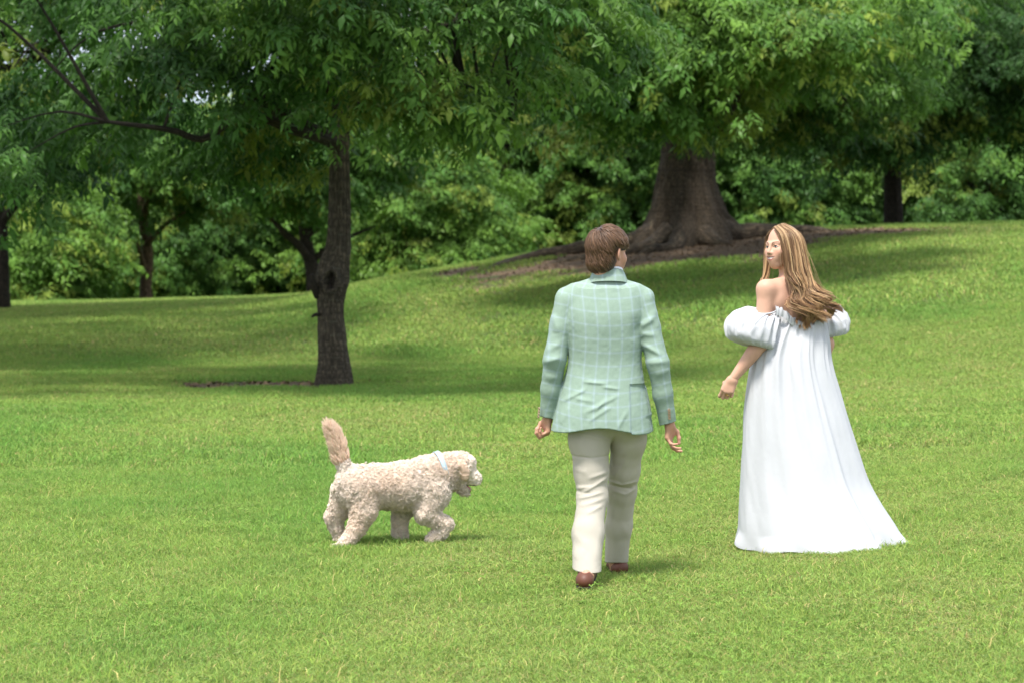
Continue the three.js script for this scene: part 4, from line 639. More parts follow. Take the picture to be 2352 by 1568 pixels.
// ------------------------------------------------------------------ the woman in the white dress, walking away to the left and looking back over her left shoulder
{
  const D = 15.2, X0 = (1840 - 1176) / FPX * D, gy = ground(X0, -D);
  const woman = thing('person', 'person with long wavy blonde hair in an off shoulder white gown, smiling sideways', 'person', [X0, gy, -D]);
  const L3 = (px, py, dz = 0) => { const p = atPx(px, py, D - dz); return [p.x - X0, p.y - gy, dz]; }, LV = (px, py, dz) => V(...L3(px, py, dz));
  const SKIN = [0.56, 0.33, 0.235], skin = (x, y, z) => { const n = 1 + 0.05 * noise(x * 60, y * 60, z * 60); return [SKIN[0] * n, SKIN[1] * n, SKIN[2] * n]; };
  const shL = L3(1759, 664, 0.075), elL = L3(1752, 782, 0.095), wrL = L3(1687, 866, 0.1), shR = L3(1876, 694, -0.09), elR = L3(1898, 790, -0.08), wrR = L3(1890, 870, -0.12), nb = L3(1817, 652, -0.01), nt = L3(1803, 600, -0.01);
  const body = blend(0.035, [
    ellipsoid(L3(1824, 716, -0.02), [0.118, 0.15, 0.095], [0, 0.45, 0.1]), capsule(L3(1830, 760, -0.02), L3(1845, 900, -0.02), 0.095, 0.12), capsule(shL, nb, 0.042, 0.05), capsule(shR, nb, 0.042, 0.05), capsule(nb, nt, 0.046, 0.044),
    ellipsoid(L3(1788, 690, 0.055), [0.045, 0.075, 0.04], [0, 0, -0.2]),
    capsule(shL, elL, 0.045, 0.04), chain([[...elL, 0.04], [elL[0] * 0.7 + wrL[0] * 0.3, elL[1] * 0.7 + wrL[1] * 0.3, 0.098, 0.042], [...wrL, 0.0245]]), capsule(shR, elR, 0.045, 0.038), capsule(elR, wrR, 0.038, 0.025), capsule(L3(1830, 900, 0), [0.02, 0.45, 0.05], 0.085, 0.055), capsule([0.02, 0.45, 0.05], [0.06, 0.08, 0.16], 0.052, 0.034), capsule(L3(1860, 900, -0.02), [0.04, 0.45, -0.1], 0.085, 0.055), capsule([0.04, 0.45, -0.1], [0.03, 0.08, -0.12], 0.052, 0.034), capsule([0.06, 0.07, 0.16], [0.0, 0.035, 0.06], 0.032, 0.026), capsule([0.03, 0.06, -0.12], [-0.03, 0.03, -0.22], 0.032, 0.026), capsule(L3(1880, 880, -0.13), L3(1876, 910, -0.14), 0.026, 0.03)]);
  const pieces = [noUv(surface(body, [-0.46, 0.0, -0.28], [0.3, 1.56, 0.26], 0.0085, skin))];
  const hc = L3(1797, 566, -0.01), hM = new THREE.Matrix4().makeRotationFromEuler(new THREE.Euler(0.02, -0.86, 0.05, 'YXZ')).setPosition(...hc);
  pieces.push(noUv(surface(headField(1), [-0.1, -0.21, -0.13], [0.1, 0.13, 0.13], 0.0026, headColor(SKIN, [0.45, 0.17, 0.15], [0.15, 0.085, 0.05], [0.07, 0.1, 0.1]))).applyMatrix4(hM));
  const Yv = V(0.42, 0.9, 0.05).normalize(), Xv = V(-0.25, 0, 0.97); Xv.addScaledVector(Yv, -Xv.dot(Yv)).normalize(); const Zv = V().crossVectors(Xv, Yv), hb = new THREE.Matrix4().makeBasis(Xv, Yv, Zv).setPosition(wrL[0] - 0.004, wrL[1] - 0.006, wrL[2]);
  pieces.push(noUv(surface(handField([[0.35, 0.9, 0.6], [0.5, 1.0, 0.6], [0.6, 1.0, 0.6], [0.7, 0.9, 0.6]], [[-0.025, -0.045, 0.038], [-0.04, -0.07, 0.036], [-0.05, -0.09, 0.028]], 0.95), [-0.09, -0.2, -0.06], [0.05, 0.06, 0.1], 0.003, skin)).applyMatrix4(hb));
  part('body', mergeGeometries(pieces), skinMat, woman);

  // gown: a wide skirt gathered at the bodice, swinging out to the right at the hem
  const cloth = new THREE.MeshPhysicalMaterial({ color: new THREE.Color(0.5, 0.51, 0.535), roughness: 0.8, specularIntensity: 0.3, sheen: 0.2, sheenRoughness: 0.5, transmission: 0, bumpMap: texture(256, 256, (u, v) => { const k = 0.5 + 0.4 * (wrapNoise(u, v, 9, 2) - 0.5) + 0.3 * (wrapNoise(u, v, 23, 6) - 0.5) + 0.1 * (wrapNoise(u, v, 120, 5) - 0.5); return [k, k, k]; }, { srgb: false, repeat: [2.2, 2.2] }), bumpScale: 0.0012 });
  const sx = (px) => (px - 1840) * 0.0023267, sy = (py) => 1.7 - (py - 560) * 0.0023267 - gy;
  const T = [[1258, 1706, 2060], [1215, 1704, 2042], [1160, 1704, 2010], [1110, 1705, 1986], [1040, 1707, 1966], [960, 1710, 1944], [880, 1717, 1922], [820, 1728, 1908], [780, 1745, 1904], [745, 1768, 1898], [700, 1785, 1890], [660, 1795, 1880]].map(([y, a, b]) => [sy(y), (sx(a) + sx(b)) / 2, (sx(b) - sx(a)) / 2]);
  const cx = curve(T.map(([y, c]) => [y, c])), hw = curve(T.map(([y, , h]) => [y, h])), hd = curve(T.map(([y, , h]) => [y, h * (y > 1.05 ? 0.72 : lerp(0.98, 0.74, clamp(y / 1.05, 0, 1)))]));
  const folds = [ // angle at the bodice, angle at the hem, width, depth at the top, depth at the hem, sharpness side
    [2.55, 2.75, 0.13, 0.012, 0.035], [2.2, 2.28, 0.1, 0.018, 0.012], [1.93, 1.96, 0.09, 0.022, -0.012], [1.72, 1.62, 0.11, -0.016, 0.016], [1.46, 1.36, 0.12, 0.011, 0.02], [1.24, 1.08, 0.07, 0.016, 0.01], [1.12, 0.86, 0.06, 0.006, 0.045], [0.8, 0.55, 0.12, 0.014, -0.03], [0.6, 0.3, 0.1, 0.014, 0.05], [0.3, 0.02, 0.1, 0.01, 0.04], [-0.2, -0.4, 0.2, 0.014, 0.04], [-0.8, -0.9, 0.2, 0.014, 0.04], [-1.4, -1.5, 0.2, 0.014, 0.04], [-2.0, -2.1, 0.2, 0.014, 0.04], [-2.6, -2.7, 0.2, 0.014, 0.04]];
  const fold = (th, q) => { // q: 0 at the bodice, 1 at the hem
    let f = 0; for (const [a, b, w, h0, h1] of folds) { const t = lerp(a, b, q), ww = w * (0.8 + 1.5 * q); let d = th - t; d = Math.atan2(Math.sin(d), Math.cos(d)); const k = d < 0 ? d / (ww * 0.62) : d / (ww * 1.35), amp = 0.8 * lerp(h0, h1, q * q) * (0.35 + 0.65 * sstep(0, 0.16, q)); f += amp * Math.exp(-k * k); }
    f += 0.007 * (1 - sstep(0.02, 0.3, q)) * (1 - 2 * Math.abs(noise(th * 6.5 - q * 1.2, 3, 1))) + 0.006 * q * noise(th * 3.2, q * 5, 2) + 0.002 * noise(th * 11 + q * 3, q * 9, 5);
    return f;
  };
  { const N = 420, M = 230, pos = [], idx = [], uv = [];
    for (let i = 0; i <= N; i++) { const th = i / N * 2 * Math.PI, c = Math.cos(th), s = Math.sin(th), yt = sy(712) + 0.008 * Math.sin(th * 22) - 0.075 * Math.exp(-(((th - 1.25) / 0.75) ** 2)) + 0.0 * c, yh = 0.018 + 0.02 * Math.max(0, -c) + 0.012 * Math.sin(th * 4 + 1) + 0.02 * Math.exp(-(((th - 0.62) / 0.14) ** 2)) - 0.006;
      for (let j = 0; j <= M; j++) { const q = j / M, y = lerp(yt, yh, q), f = fold(i === N ? 0 : th, q), flare = 0.03 * sstep(0.93, 1, q) * (0.5 + 0.5 * Math.sin(th * 9)); pos.push(cx(y) + c * (hw(y) + f + flare), y + 0.004 * Math.sin(th * 13) * sstep(0.97, 1, q), s * (hd(y) + f + flare)); uv.push(th * 0.35, y); } }
    for (let i = 0; i < N; i++) for (let j = 0; j < M; j++) { const k = i * (M + 1) + j; idx.push(k, k + 1, k + M + 1, k + 1, k + M + 2, k + M + 1); }
    part('gown', geo(pos, idx, { uv }), cloth, woman); }
  // puffed sleeves, gathered into a band at both ends
  const puff = (A, B, bulge, ra, rb, R, seed, squash) => { const N = 220, M = 90, pos = [], idx = [], uv = [], r = rng(seed), ax = B.clone().sub(A), u0 = V(1, 0, 0).addScaledVector(ax, -ax.x / ax.lengthSq()).normalize(), v0 = V().crossVectors(ax, u0).normalize(), g = []; for (let k = 0, a = 0; a < 6.28; k++) { g.push([a, 0.06 + 0.06 * r(), 0.4 + 0.8 * r(), 0.7 * (r() - 0.5)]); a += 0.26 + 0.26 * r(); }
    for (let i = 0; i <= N; i++) { const a = (i % N) / N * 6.28318; for (let j = 0; j <= M; j++) { const t = j / M, e = Math.pow(Math.sin(Math.PI * Math.pow(clamp(0.02 + 0.95 * t, 0, 1), 1.12)), 0.72); let rr = lerp(lerp(ra, rb, t), R, e), f = 0; for (const [c, w, h, tw] of g) { let d = a - c - tw * (t - 0.3); d = Math.atan2(Math.sin(d), Math.cos(d)); f += h * Math.exp(-((d / w) ** 2)); } const end = Math.max(1 - t / 0.8, (t - 0.55) / 0.45, 0.42); rr += (f - 0.6) * 0.042 * end + 0.005 * noise(Math.cos(a) * 2.5, Math.sin(a) * 2.5, t * 4 + seed) + 0.003 * noise(Math.cos(a) * 7, Math.sin(a) * 7, t * 9 + seed);
      const tt = t - (t > 0.5 ? 0.1 : 0.03) * Math.sin(Math.PI * 2 * t), p = A.clone().addScaledVector(ax, tt).addScaledVector(bulge, e).addScaledVector(u0, Math.cos(a) * rr).addScaledVector(v0, Math.sin(a) * rr * squash); p.y -= 0.03 * Math.max(0, u0.z * Math.cos(a) + v0.z * Math.sin(a)) * (1 - t) ** 2; if (j === M) p.lerp(B, 0.25); pos.push(p.x, p.y, p.z); uv.push(a * 0.14, t * 0.3); } }
    for (let i = 0; i < N; i++) for (let j = 0; j < M; j++) { const k = i * (M + 1) + j; idx.push(k, k + 1, k + M + 1, k + 1, k + M + 2, k + M + 1); }
    return part('sleeve', geo(pos, idx, { uv }), cloth, woman); };
  const pl = puff(LV(1760, 711, 0.075), LV(1742, 797, 0.1), V(-0.052, 0.004, 0.01), 0.058, 0.07, 0.14, 5, 0.82);
  const pr = puff(LV(1893, 706, -0.09), LV(1906, 775, -0.085), V(0.022, 0.0, 0), 0.055, 0.06, 0.098, 8, 0.9);
  const bandT = (A, n, r, sq) => { const g = new THREE.TorusGeometry(r, 0.0045, 8, 64); g.scale(1, sq, 1); const q = new THREE.Quaternion().setFromUnitVectors(V(0, 0, 1), n.clone().normalize()); g.applyQuaternion(q); g.translate(A.x, A.y, A.z); return g; };
  part('sleeve_band', bandT(LV(1759, 712, 0.077), V(-0.1, 1, 0.38), 0.06, 0.9), cloth, pl);
  // neckline ruffle across the back
  { const pos = [], idx = [], uv = [], N = 160; for (let i = 0; i <= N; i++) { const t = i / N, p = new THREE.CatmullRomCurve3([LV(1782, 706, 0.118), LV(1800, 712, 0.115), LV(1822, 732, 0.105), LV(1850, 744, 0.09), LV(1885, 738, 0.05)]).getPoint(t), w = 0.005 * noise(t * 24, 1, 3) + 0.002 * noise(t * 60, 4, 3); pos.push(p.x, p.y + 0.006 + w, p.z + 0.004, p.x, p.y - 0.012, p.z + 0.012 + w, p.x, p.y - 0.04, p.z + 0.006); uv.push(t, 0, t, 0.05, t, 0.1); } for (let i = 0; i < N; i++) { const k = i * 3; for (const o of [0, 1]) idx.push(k + o, k + o + 1, k + 3 + o, k + o + 1, k + 4 + o, k + 3 + o); } part('neckline', geo(pos, idx, { uv }), cloth, woman); }
  // ring and necklace
  const gold = new THREE.MeshStandardMaterial({ color: 0xd9b56a, metalness: 1, roughness: 0.25 });
  { const g = new THREE.TorusGeometry(0.0098, 0.0016, 8, 24); g.rotateX(Math.PI / 2); const st = new THREE.OctahedronGeometry(0.0045, 1); st.translate(0.0105, 0, 0); const m = mergeGeometries([noUv(g.toNonIndexed()), noUv(st)]); m.rotateZ(0.55); m.translate(-0.006, -0.098, -0.009); part('ring', m.applyMatrix4(hb), gold, woman); }
  { const beads = []; for (let i = 0; i < 44; i++) { const a = i / 44 * 6.283, p = V(Math.cos(a) * 0.06, 0.0 + 0.012 * Math.sin(a), Math.sin(a) * 0.06 * 0.95); const b = new THREE.IcosahedronGeometry(i % 3 ? 0.0022 : 0.0036, 1); b.translate(p.x + lerp(nb[0], nt[0], 0.1), p.y + lerp(nb[1], nt[1], 0.1) + 0.01, p.z - 0.01); beads.push(b); } part('necklace', mergeGeometries(beads), new THREE.MeshStandardMaterial({ color: 0x6a4a2c, metalness: 0.7, roughness: 0.35 }), woman); }

  // hair: an underlayer on the scalp and long locks along guides, in waves towards the ends
  const guides = [ // near side from the parting by the face round the back of the head to the far side
    [[1778, 522, 0.03], [1792, 538, 0.072], [1800, 575, 0.09], [1804, 612, 0.088], [1815, 645, 0.105], [1826, 680, 0.13], [1830, 708, 0.14], [1836, 736, 0.14]],
    [[1782, 519, 0.02], [1800, 538, 0.082], [1812, 580, 0.1], [1818, 620, 0.1], [1829, 660, 0.125], [1838, 700, 0.14], [1846, 730, 0.145], [1855, 757, 0.14]],
    [[1790, 516, 0.015], [1815, 537, 0.08], [1825, 580, 0.098], [1831, 622, 0.105], [1842, 662, 0.125], [1853, 702, 0.14], [1864, 730, 0.14], [1868, 754, 0.13]],
    [[1796, 514, 0.0], [1828, 540, 0.06], [1840, 582, 0.078], [1850, 625, 0.092], [1866, 664, 0.11], [1880, 692, 0.12], [1888, 715, 0.12], [1890, 738, 0.11]],
    [[1800, 513, -0.01], [1834, 540, 0.035], [1849, 585, 0.05], [1863, 630, 0.07], [1883, 665, 0.085], [1903, 686, 0.09], [1920, 698, 0.09], [1932, 714, 0.085]],
    [[1798, 513, -0.03], [1833, 540, -0.005], [1848, 590, 0.005], [1858, 630, 0.03], [1875, 662, 0.05], [1893, 688, 0.06], [1906, 706, 0.06], [1914, 726, 0.06]],
    [[1794, 514, -0.045], [1822, 540, -0.06], [1832, 590, -0.05], [1842, 640, -0.02], [1855, 680, 0.02], [1872, 705, 0.06], [1885, 722, 0.08], [1888, 738, 0.09]],
    [[1780, 520, -0.045], [1775, 545, -0.09], [1772, 590, -0.1], [1768, 630, -0.09], [1762, 650, -0.075], [1760, 665, -0.06], [1758, 675, -0.05], [1756, 680, -0.04]],
    [[1772, 528, -0.035], [1762, 550, -0.08], [1760, 590, -0.09], [1756, 625, -0.085], [1752, 645, -0.07], [1750, 660, -0.06], [1748, 668, -0.05], [1746, 674, -0.045]],
  ].map((g) => new THREE.CatmullRomCurve3(g.map((p) => LV(...p)), false, 'centripetal')).map((c) => Array.from({ length: 17 }, (_, k) => c.getPoint(k / 16)));
  const r = rng(21), locks = [], wave = (k) => sstep(6, 12, k);
  const palette = [[0.34, 0.215, 0.11], [0.44, 0.295, 0.16], [0.22, 0.13, 0.07], [0.5, 0.35, 0.2], [0.14, 0.082, 0.046], [0.36, 0.225, 0.12]];
  for (let c = 0; c < 84; c++) {
    const near = r() < 0.86, u = near ? Math.pow(r(), 1.25) * 5.7 : 7 + r() * 0.99, i = Math.floor(u), f = u - i, ph = u * 1.5 + 0.9 * (r() - 0.5), fr = 0.95 + 0.12 * r(), amp = (near ? 1 : 0.3) * (0.016 + 0.018 * r()), cut = 0.8 + 0.2 * r(), base = palette[Math.floor(r() * palette.length)], depth = (r() - 0.75) * 0.03;
    for (let s = 0; s < 60; s++) {
      const j1 = (r() + r() - 1), j2 = (r() + r() - 1), pts = [], v = 0.8 + 0.45 * r(), stray = r() < 0.05 ? 2.2 : 1;
      for (let k = 0; k < 17 * cut; k++) {
        const p = guides[i][k].clone().lerp(guides[i + 1 > 8 ? i : i + 1][k], f), w = wave(k) * amp * stray, sp = (k === 0 ? 0.003 : 0.0055 + 0.0025 * Math.sin(k * 0.5)) * stray * (1 - 0.35 * sstep(9, 16, k)) * 1.35;
        p.x += j1 * sp + w * Math.sin(k * fr * 1.35 + ph); p.z += j2 * sp + depth * sstep(2, 6, k) + w * 0.8 * Math.cos(k * fr * 1.35 + ph); p.y += (k ? 0.004 * (r() - 0.5) : 0) + (k >= 15 ? (r() - 0.5) * 0.02 : 0); pts.push(p);
      }
      locks.push({ p: pts, r: 0.0008 + 0.0008 * r(), c: [base[0] * v * 0.9, base[1] * v * 0.88, base[2] * v * 0.86], c2: [base[0] * v * 1.25, base[1] * v * 1.18, base[2] * v * 1.12] });
    }
  }
  for (let c = 0; c < 60; c++) { const i = Math.floor(r() * 8), g = guides[i], pts = []; const o = V(r() - 0.5, r() - 0.5, r() - 0.5).multiplyScalar(0.045); for (let k = 0; k < 15; k++) { const p = g[k].clone().addScaledVector(o, sstep(0, 8, k)); p.x += 0.007 * Math.sin(k * 0.9 + c); pts.push(p); } locks.push({ p: pts, r: 0.0007, c: [0.4, 0.27, 0.15], c2: [0.45, 0.3, 0.17] }); }
  const scalp = blend(0.02, [ellipsoid([0, 0.032, -0.02], [0.077, 0.0845, 0.092]), ellipsoid([0, -0.04, -0.046], [0.066, 0.07, 0.056])]);
  const cap = noUv(surface((x, y, z) => { let d = scalp(x, y, z); d = smax(d, -ellipsoid([0, -0.03, 0.075], [0.066, 0.12, 0.062])(x, y, z), 0.006); return d; }, [-0.1, -0.12, -0.13], [0.1, 0.14, 0.1], 0.004, (x, y, z) => { const n = 0.8 + 0.4 * noise(x * 120, y * 30, z * 120); return [0.2 * n, 0.12 * n, 0.066 * n]; })).applyMatrix4(hM);
  part('hair', mergeGeometries([cap, strands(locks, 24, 3, 1.5)]), new THREE.MeshPhysicalMaterial({ vertexColors: true, roughness: 0.4, specularIntensity: 0.6 }), woman);
}

// ------------------------------------------------------------------ the curly cream dog, trotting to the right with its tail up
{
  const D = 15.9, X0 = (910 - 1176) / FPX * D, gy = ground(X0, -D), dog = thing('dog', 'curly cream dog trotting with its tail raised and mouth open', 'dog', [X0, gy, -D]);
  const L3 = (px, py, dz = 0) => { const p = atPx(px, py, D); const t = -(px - 910) * 0.0024338 * 0.28 + dz, k = (D - t) / D; return [p.x * k - X0, CAMH + (p.y - CAMH) * k - gy, t]; };
  const P = (px, py, dz, r) => [...L3(px, py, dz), r], E = (px, py, dz, rad, rot) => ellipsoid(L3(px, py, dz), rad, rot);
  const trunk = blend(0.06, [E(990, 1112, 0, [0.1, 0.148, 0.125]), E(930, 1116, 0, [0.15, 0.142, 0.135]), E(870, 1117, 0, [0.12, 0.125, 0.125]), E(815, 1115, 0, [0.105, 0.115, 0.12])]);
  const neck = chain([P(985, 1092, 0, 0.105), P(1022, 1082, 0, 0.088), P(1048, 1074, 0, 0.078)], 0.04);
  const head = blend(0.03, [E(1055, 1070, 0, [0.078, 0.08, 0.075]), chain([P(1062, 1082, 0, 0.058), P(1084, 1095, 0, 0.042), P(1091, 1100, 0, 0.036)], 0.02), E(1075, 1060, 0, [0.045, 0.04, 0.055])]);
  const jaw = chain([P(1048, 1108, 0, 0.04), P(1062, 1121, 0, 0.024), P(1073, 1128, 0, 0.017)], 0.02);
  const gape = chain([P(1060, 1112, 0, 0.014), P(1076, 1117, 0, 0.021), P(1094, 1125, 0, 0.03)], 0.0);
  const hindN = chain([P(832, 1128, 0.05, 0.096), P(835, 1175, 0.075, 0.07), P(819, 1213, 0.08, 0.047), P(800, 1241, 0.085, 0.034), P(785, 1256, 0.09, 0.031)], 0.03), pawN = E(777, 1259, 0.095, [0.052, 0.026, 0.036]);
  const hindF = chain([P(796, 1135, -0.06, 0.09), P(780, 1168, -0.09, 0.058), P(766, 1187, -0.1, 0.043), P(773, 1212, -0.1, 0.034), P(781, 1236, -0.1, 0.03), P(789, 1247, -0.1, 0.03)], 0.03);
  const foreF = chain([P(925, 1165, -0.09, 0.07), P(918, 1196, -0.1, 0.041), P(918, 1222, -0.1, 0.036), P(921, 1248, -0.1, 0.036)], 0.025), pawF = E(926, 1254, -0.1, [0.05, 0.028, 0.045]);
  const foreN = chain([P(995, 1135, 0.06, 0.088), P(978, 1178, 0.075, 0.062), P(1000, 1192, 0.075, 0.046), P(1024, 1203, 0.075, 0.037), P(1012, 1222, 0.075, 0.032), P(996, 1234, 0.075, 0.03), P(990, 1240, 0.075, 0.027)], 0.025);
  const tail = chain([P(795, 1092, 0, 0.042), P(787, 1062, 0, 0.033), P(779, 1030, 0, 0.028), P(769, 1004, 0, 0.024), P(758, 988, 0, 0.015)], 0.02);
  const curl = (x, y, z) => { const w = 0.3 * noise(x * 25, y * 25, z * 25); return Math.abs(noise(x * 62 + w, y * 62, z * 62 + w)) * 0.007 - 0.003 + 0.004 * noise(x * 18, y * 18, z * 18); };
  const body = (x, y, z) => {
    let d = trunk(x, y, z); d = smin(d, neck(x, y, z), 0.05); d = smin(d, hindN(x, y, z), 0.035); d = smin(d, foreN(x, y, z), 0.035); d = smin(d, hindF(x, y, z), 0.03); d = smin(d, foreF(x, y, z), 0.03); d = smin(d, Math.min(pawN(x, y, z), pawF(x, y, z)), 0.02);
    d = smin(d, smax(smin(head(x, y, z), jaw(x, y, z), 0.02), -gape(x, y, z), 0.008), 0.03); d = smin(d, tail(x, y, z), 0.025);
    return d < 0.04 ? d + curl(x, y, z) : d;
  };
  const mouthAt = V(...L3(1070, 1115)), noseAt = V(...L3(1098, 1098));
  const tint = (x, y, z) => { const q = clamp(0.5 + 0.9 * fbm(x * 7, y * 7, z * 7, 3), 0, 1), n = 0.9 + 0.2 * noise(x * 90, y * 90, z * 90); let c = [lerp(0.82, 0.78, q) * n, lerp(0.73, 0.63, q) * n, lerp(0.64, 0.51, q) * n]; const tl = tail(x, y, z) < 0.02 && y > 0.52 - 0 ? 1 : 0; if (tl) c = [0.64 * n, 0.45 * n, 0.32 * n]; if (gape(x, y, z) < 0.006 && jaw(x, y, z) > -0.03 && Math.hypot(x - mouthAt.x, y - mouthAt.y, z - mouthAt.z) < 0.09) c = [0.035, 0.018, 0.018]; return c; };
  const lo = [-0.46, -0.02, -0.32], hi = [0.52, 0.75, 0.32];
  const g = noUv(surface(body, lo, hi, 0.0065, tint)); part('body', g, new THREE.MeshPhysicalMaterial({ vertexColors: true, roughness: 0.95, specularIntensity: 0.2, sheen: 0.4, sheenRoughness: 0.6, sheenColor: new THREE.Color(1, 0.93, 0.85) }), dog);
  // curls all over the coat
  const r = rng(5), pos = g.attributes.position.array, nor = g.attributes.normal.array, col = g.attributes.color.array, I = g.index.array, fur = new THREE.MeshPhysicalMaterial({ roughness: 0.9, specularIntensity: 0.25, sheen: 0.3, sheenRoughness: 0.6 });
  const lock = (turn, rad, rise, thick) => { const pts = [], rr = []; for (let k = 0; k <= 8; k++) { const t = k / 8, a = turn * t, q = rad * (1 - 0.45 * t); pts.push(V(Math.cos(a) * q - rad, Math.sin(a) * q, rise * (0.1 + t) - 0.004)); rr.push(thick * (1 - 0.75 * t * t)); } const G = []; for (const [ox, oy, oz, f] of [[0, 0, 0, 1], [0.0035, 0.002, 0.001, 0.85], [-0.003, 0.003, 0.0015, 0.9], [0.001, -0.0035, 0.002, 0.8]]) G.push(noUv(tube(pts.map((p) => V(p.x * f + ox, p.y * f + oy, p.z + oz)), rr, 3, { steps: 7 }))); return mergeGeometries(G); };
  const kinds = [lock(4.2, 0.0095, 0.006, 0.0015), lock(-4.8, 0.009, 0.007, 0.0015), lock(2.6, 0.016, 0.006, 0.0015), lock(-3.2, 0.013, 0.008, 0.0015)];
  const N = 46000, buckets = kinds.map(() => ({ m: [], c: [] })), M = new THREE.Matrix4(), Q = new THREE.Quaternion(), Q2 = new THREE.Quaternion();
  const areas = new Float32Array(I.length / 3); let sum = 0; for (let t = 0; t < areas.length; t++) { const a = I[t * 3] * 3, b = I[t * 3 + 1] * 3, c = I[t * 3 + 2] * 3, ux = pos[b] - pos[a], uy = pos[b + 1] - pos[a + 1], uz = pos[b + 2] - pos[a + 2], vx = pos[c] - pos[a], vy = pos[c + 1] - pos[a + 1], vz = pos[c + 2] - pos[a + 2]; sum += Math.hypot(uy * vz - uz * vy, uz * vx - ux * vz, ux * vy - uy * vx); areas[t] = sum; }
  const tailLocks = [];
  for (let k = 0; k < N; k++) {
    const u = r() * sum; let a = 0, b = areas.length - 1; while (a < b) { const m = (a + b) >> 1; areas[m] < u ? a = m + 1 : b = m; }
    const i = I[a * 3], x = pos[i * 3], y = pos[i * 3 + 1], z = pos[i * 3 + 2], n = V(nor[i * 3], nor[i * 3 + 1], nor[i * 3 + 2]);
    if (col[i * 3] < 0.1 || gape(x, y, z) < 0.014 || (x > 0.4 && r() < 0.5)) continue;
    if (tail(x, y, z) < 0.016 && trunk(x, y, z) > 0.04) { for (let q = 0; q < 5; q++) { const up = V(-0.35 + 0.3 * (r() - 0.5), 0.85, 0.3 * (r() - 0.5)), l = 0.02 + 0.036 * r(), p0 = V(x, y, z).addScaledVector(n, -0.004); tailLocks.push({ p: [p0, p0.clone().addScaledVector(n, l * 0.3).addScaledVector(up, l * 0.4), p0.clone().addScaledVector(n, l * (0.25 + 0.25 * r())).addScaledVector(up, l)], r: 0.0012, c: [0.74, 0.5, 0.35].map((v) => v * (0.85 + 0.3 * r())), c2: [0.8, 0.62, 0.48] }); } continue; }
    const low = y < 0.22 ? 0.75 : 1, s = (0.7 + 0.5 * r()) * low * (x > 0.4 ? 0.5 : head(x, y, z) < 0.02 ? 0.75 : 1); Q.setFromUnitVectors(V(0, 0, 1), n).multiply(Q2.setFromAxisAngle(V(0, 0, 1), r() * 6.283));
    M.compose(V(x, y, z).addScaledVector(n, -0.002), Q, V(s, s, s)); const bk = buckets[Math.floor(r() * kinds.length)]; bk.m.push(...M.elements); const v = 0.94 + 0.2 * r(); bk.c.push(col[i * 3] * v, col[i * 3 + 1] * v, col[i * 3 + 2] * v);
  }
  kinds.forEach((kg, i) => { const n = buckets[i].m.length / 16, im = shadowed(new THREE.InstancedMesh(kg, fur, n)); im.instanceMatrix.array.set(buckets[i].m); im.instanceColor = new THREE.InstancedBufferAttribute(new Float32Array(buckets[i].c), 3); im.name = 'curly_fur'; im.userData.kind = 'stuff'; dog.add(im); });
  const tf = part('tail_fur', strands(tailLocks, 5, 4, 1.3), new THREE.MeshPhysicalMaterial({ vertexColors: true, roughness: 0.85, sheen: 0.3 }), dog); tf.userData.kind = 'stuff';
  // ear, nose, tongue, paw pad, collar
  const earF = blend(0.02, [E(1058, 1066, 0.078, [0.035, 0.03, 0.016], [0, 0, -0.3]), E(1066, 1085, 0.084, [0.03, 0.046, 0.014], [0.12, 0, 0.12])]);
  const earG = (dz) => noUv(surface((x, y, z) => (dz < 0 ? earF(x, y, -z + 2 * L3(1062, 1075, 0)[2]) : earF(x, y, z)) + 0.5 * curl(x, y, z), [0.2, 0.26, -0.32], [0.5, 0.62, 0.2], 0.005, (x, y, z) => { const n = 0.9 + 0.25 * noise(x * 120, y * 60, z * 120); return [0.6 * n, 0.43 * n, 0.32 * n]; }));
  for (const s of [1, -1]) part('ear', earG(s), new THREE.MeshPhysicalMaterial({ vertexColors: true, roughness: 0.9, sheen: 0.3 }), dog);
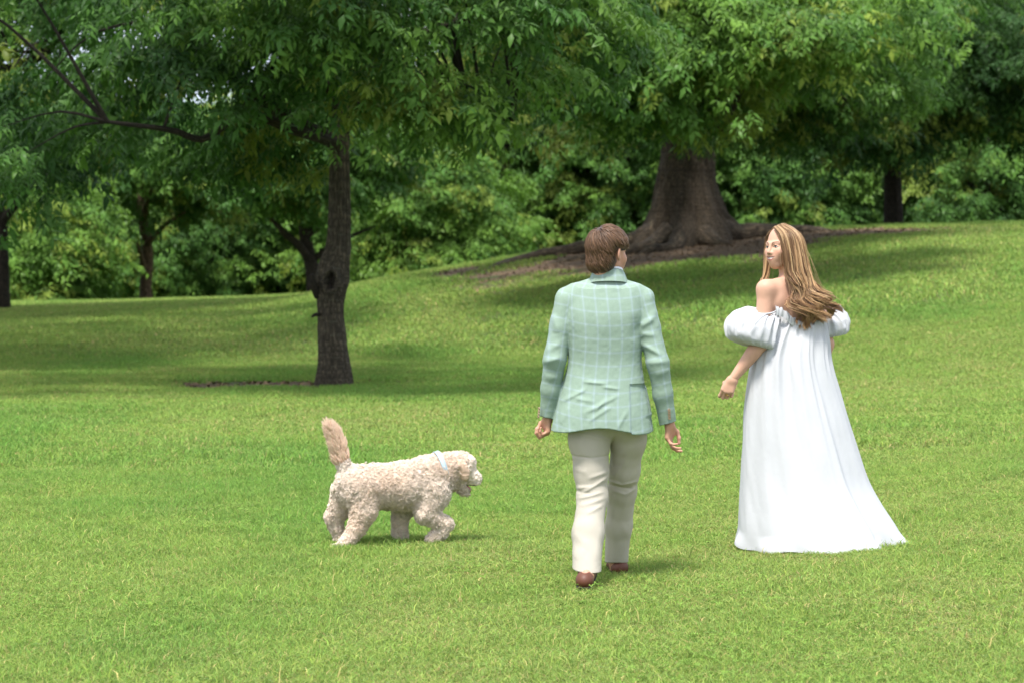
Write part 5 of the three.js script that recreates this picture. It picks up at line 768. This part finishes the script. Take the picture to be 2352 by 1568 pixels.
  const dark = new THREE.MeshPhysicalMaterial({ color: 0x3a2622, roughness: 0.45 });
  part('nose', noUv(surface(blend(0.01, [E(1096, 1097, 0, [0.014, 0.014, 0.018])]), [noseAt.x - 0.04, noseAt.y - 0.04, noseAt.z - 0.04], [noseAt.x + 0.04, noseAt.y + 0.04, noseAt.z + 0.04], 0.004)), new THREE.MeshPhysicalMaterial({ color: 0x8a5a4c, roughness: 0.5 }), dog);
  part('tongue', tube([V(...L3(1060, 1117)), V(...L3(1068, 1119)), V(...L3(1076, 1124)), V(...L3(1080, 1128))], [0.016, 0.018, 0.016, 0.008], 10, { steps: 12 }).scale(1, 1, 1), new THREE.MeshPhysicalMaterial({ color: 0xa85a60, roughness: 0.4, clearcoat: 0.4 }), dog);
  part('paw_pad', noUv(surface(E(988, 1235, 0.082, [0.02, 0.03, 0.022], [0, 0, -0.6]), [0.1, 0, -0.1], [0.3, 0.2, 0.2], 0.005)), dark, dog);
  { // collar: a pale band round the neck with a dark buckle
    const c = V(...L3(1013, 1078)), ax = V(...L3(1048, 1070)).sub(V(...L3(985, 1090))).normalize(), q = new THREE.Quaternion().setFromUnitVectors(V(0, 0, 1), ax), g0 = new THREE.CylinderGeometry(0.108, 0.108, 0.022, 48, 1, true); g0.rotateX(Math.PI / 2); g0.applyQuaternion(q); g0.translate(c.x, c.y, c.z); const rim = []; for (const o of [-0.011, 0.011]) { const t = new THREE.TorusGeometry(0.108, 0.003, 6, 48); t.translate(0, 0, o); t.applyQuaternion(q); t.translate(c.x, c.y, c.z); rim.push(noUv(t)); }
    const cl = part('collar', mergeGeometries([noUv(g0), ...rim]), new THREE.MeshStandardMaterial({ color: 0x9fb2bc, roughness: 0.6 }), dog);
    const bk = new THREE.BoxGeometry(0.03, 0.022, 0.012); bk.applyQuaternion(q); const at = V(...L3(1010, 1053, 0.03)); bk.translate(at.x, at.y, at.z); part('buckle', bk, new THREE.MeshStandardMaterial({ color: 0x22242a, roughness: 0.4 }), cl); }
}
renderer.render(scene, camera);
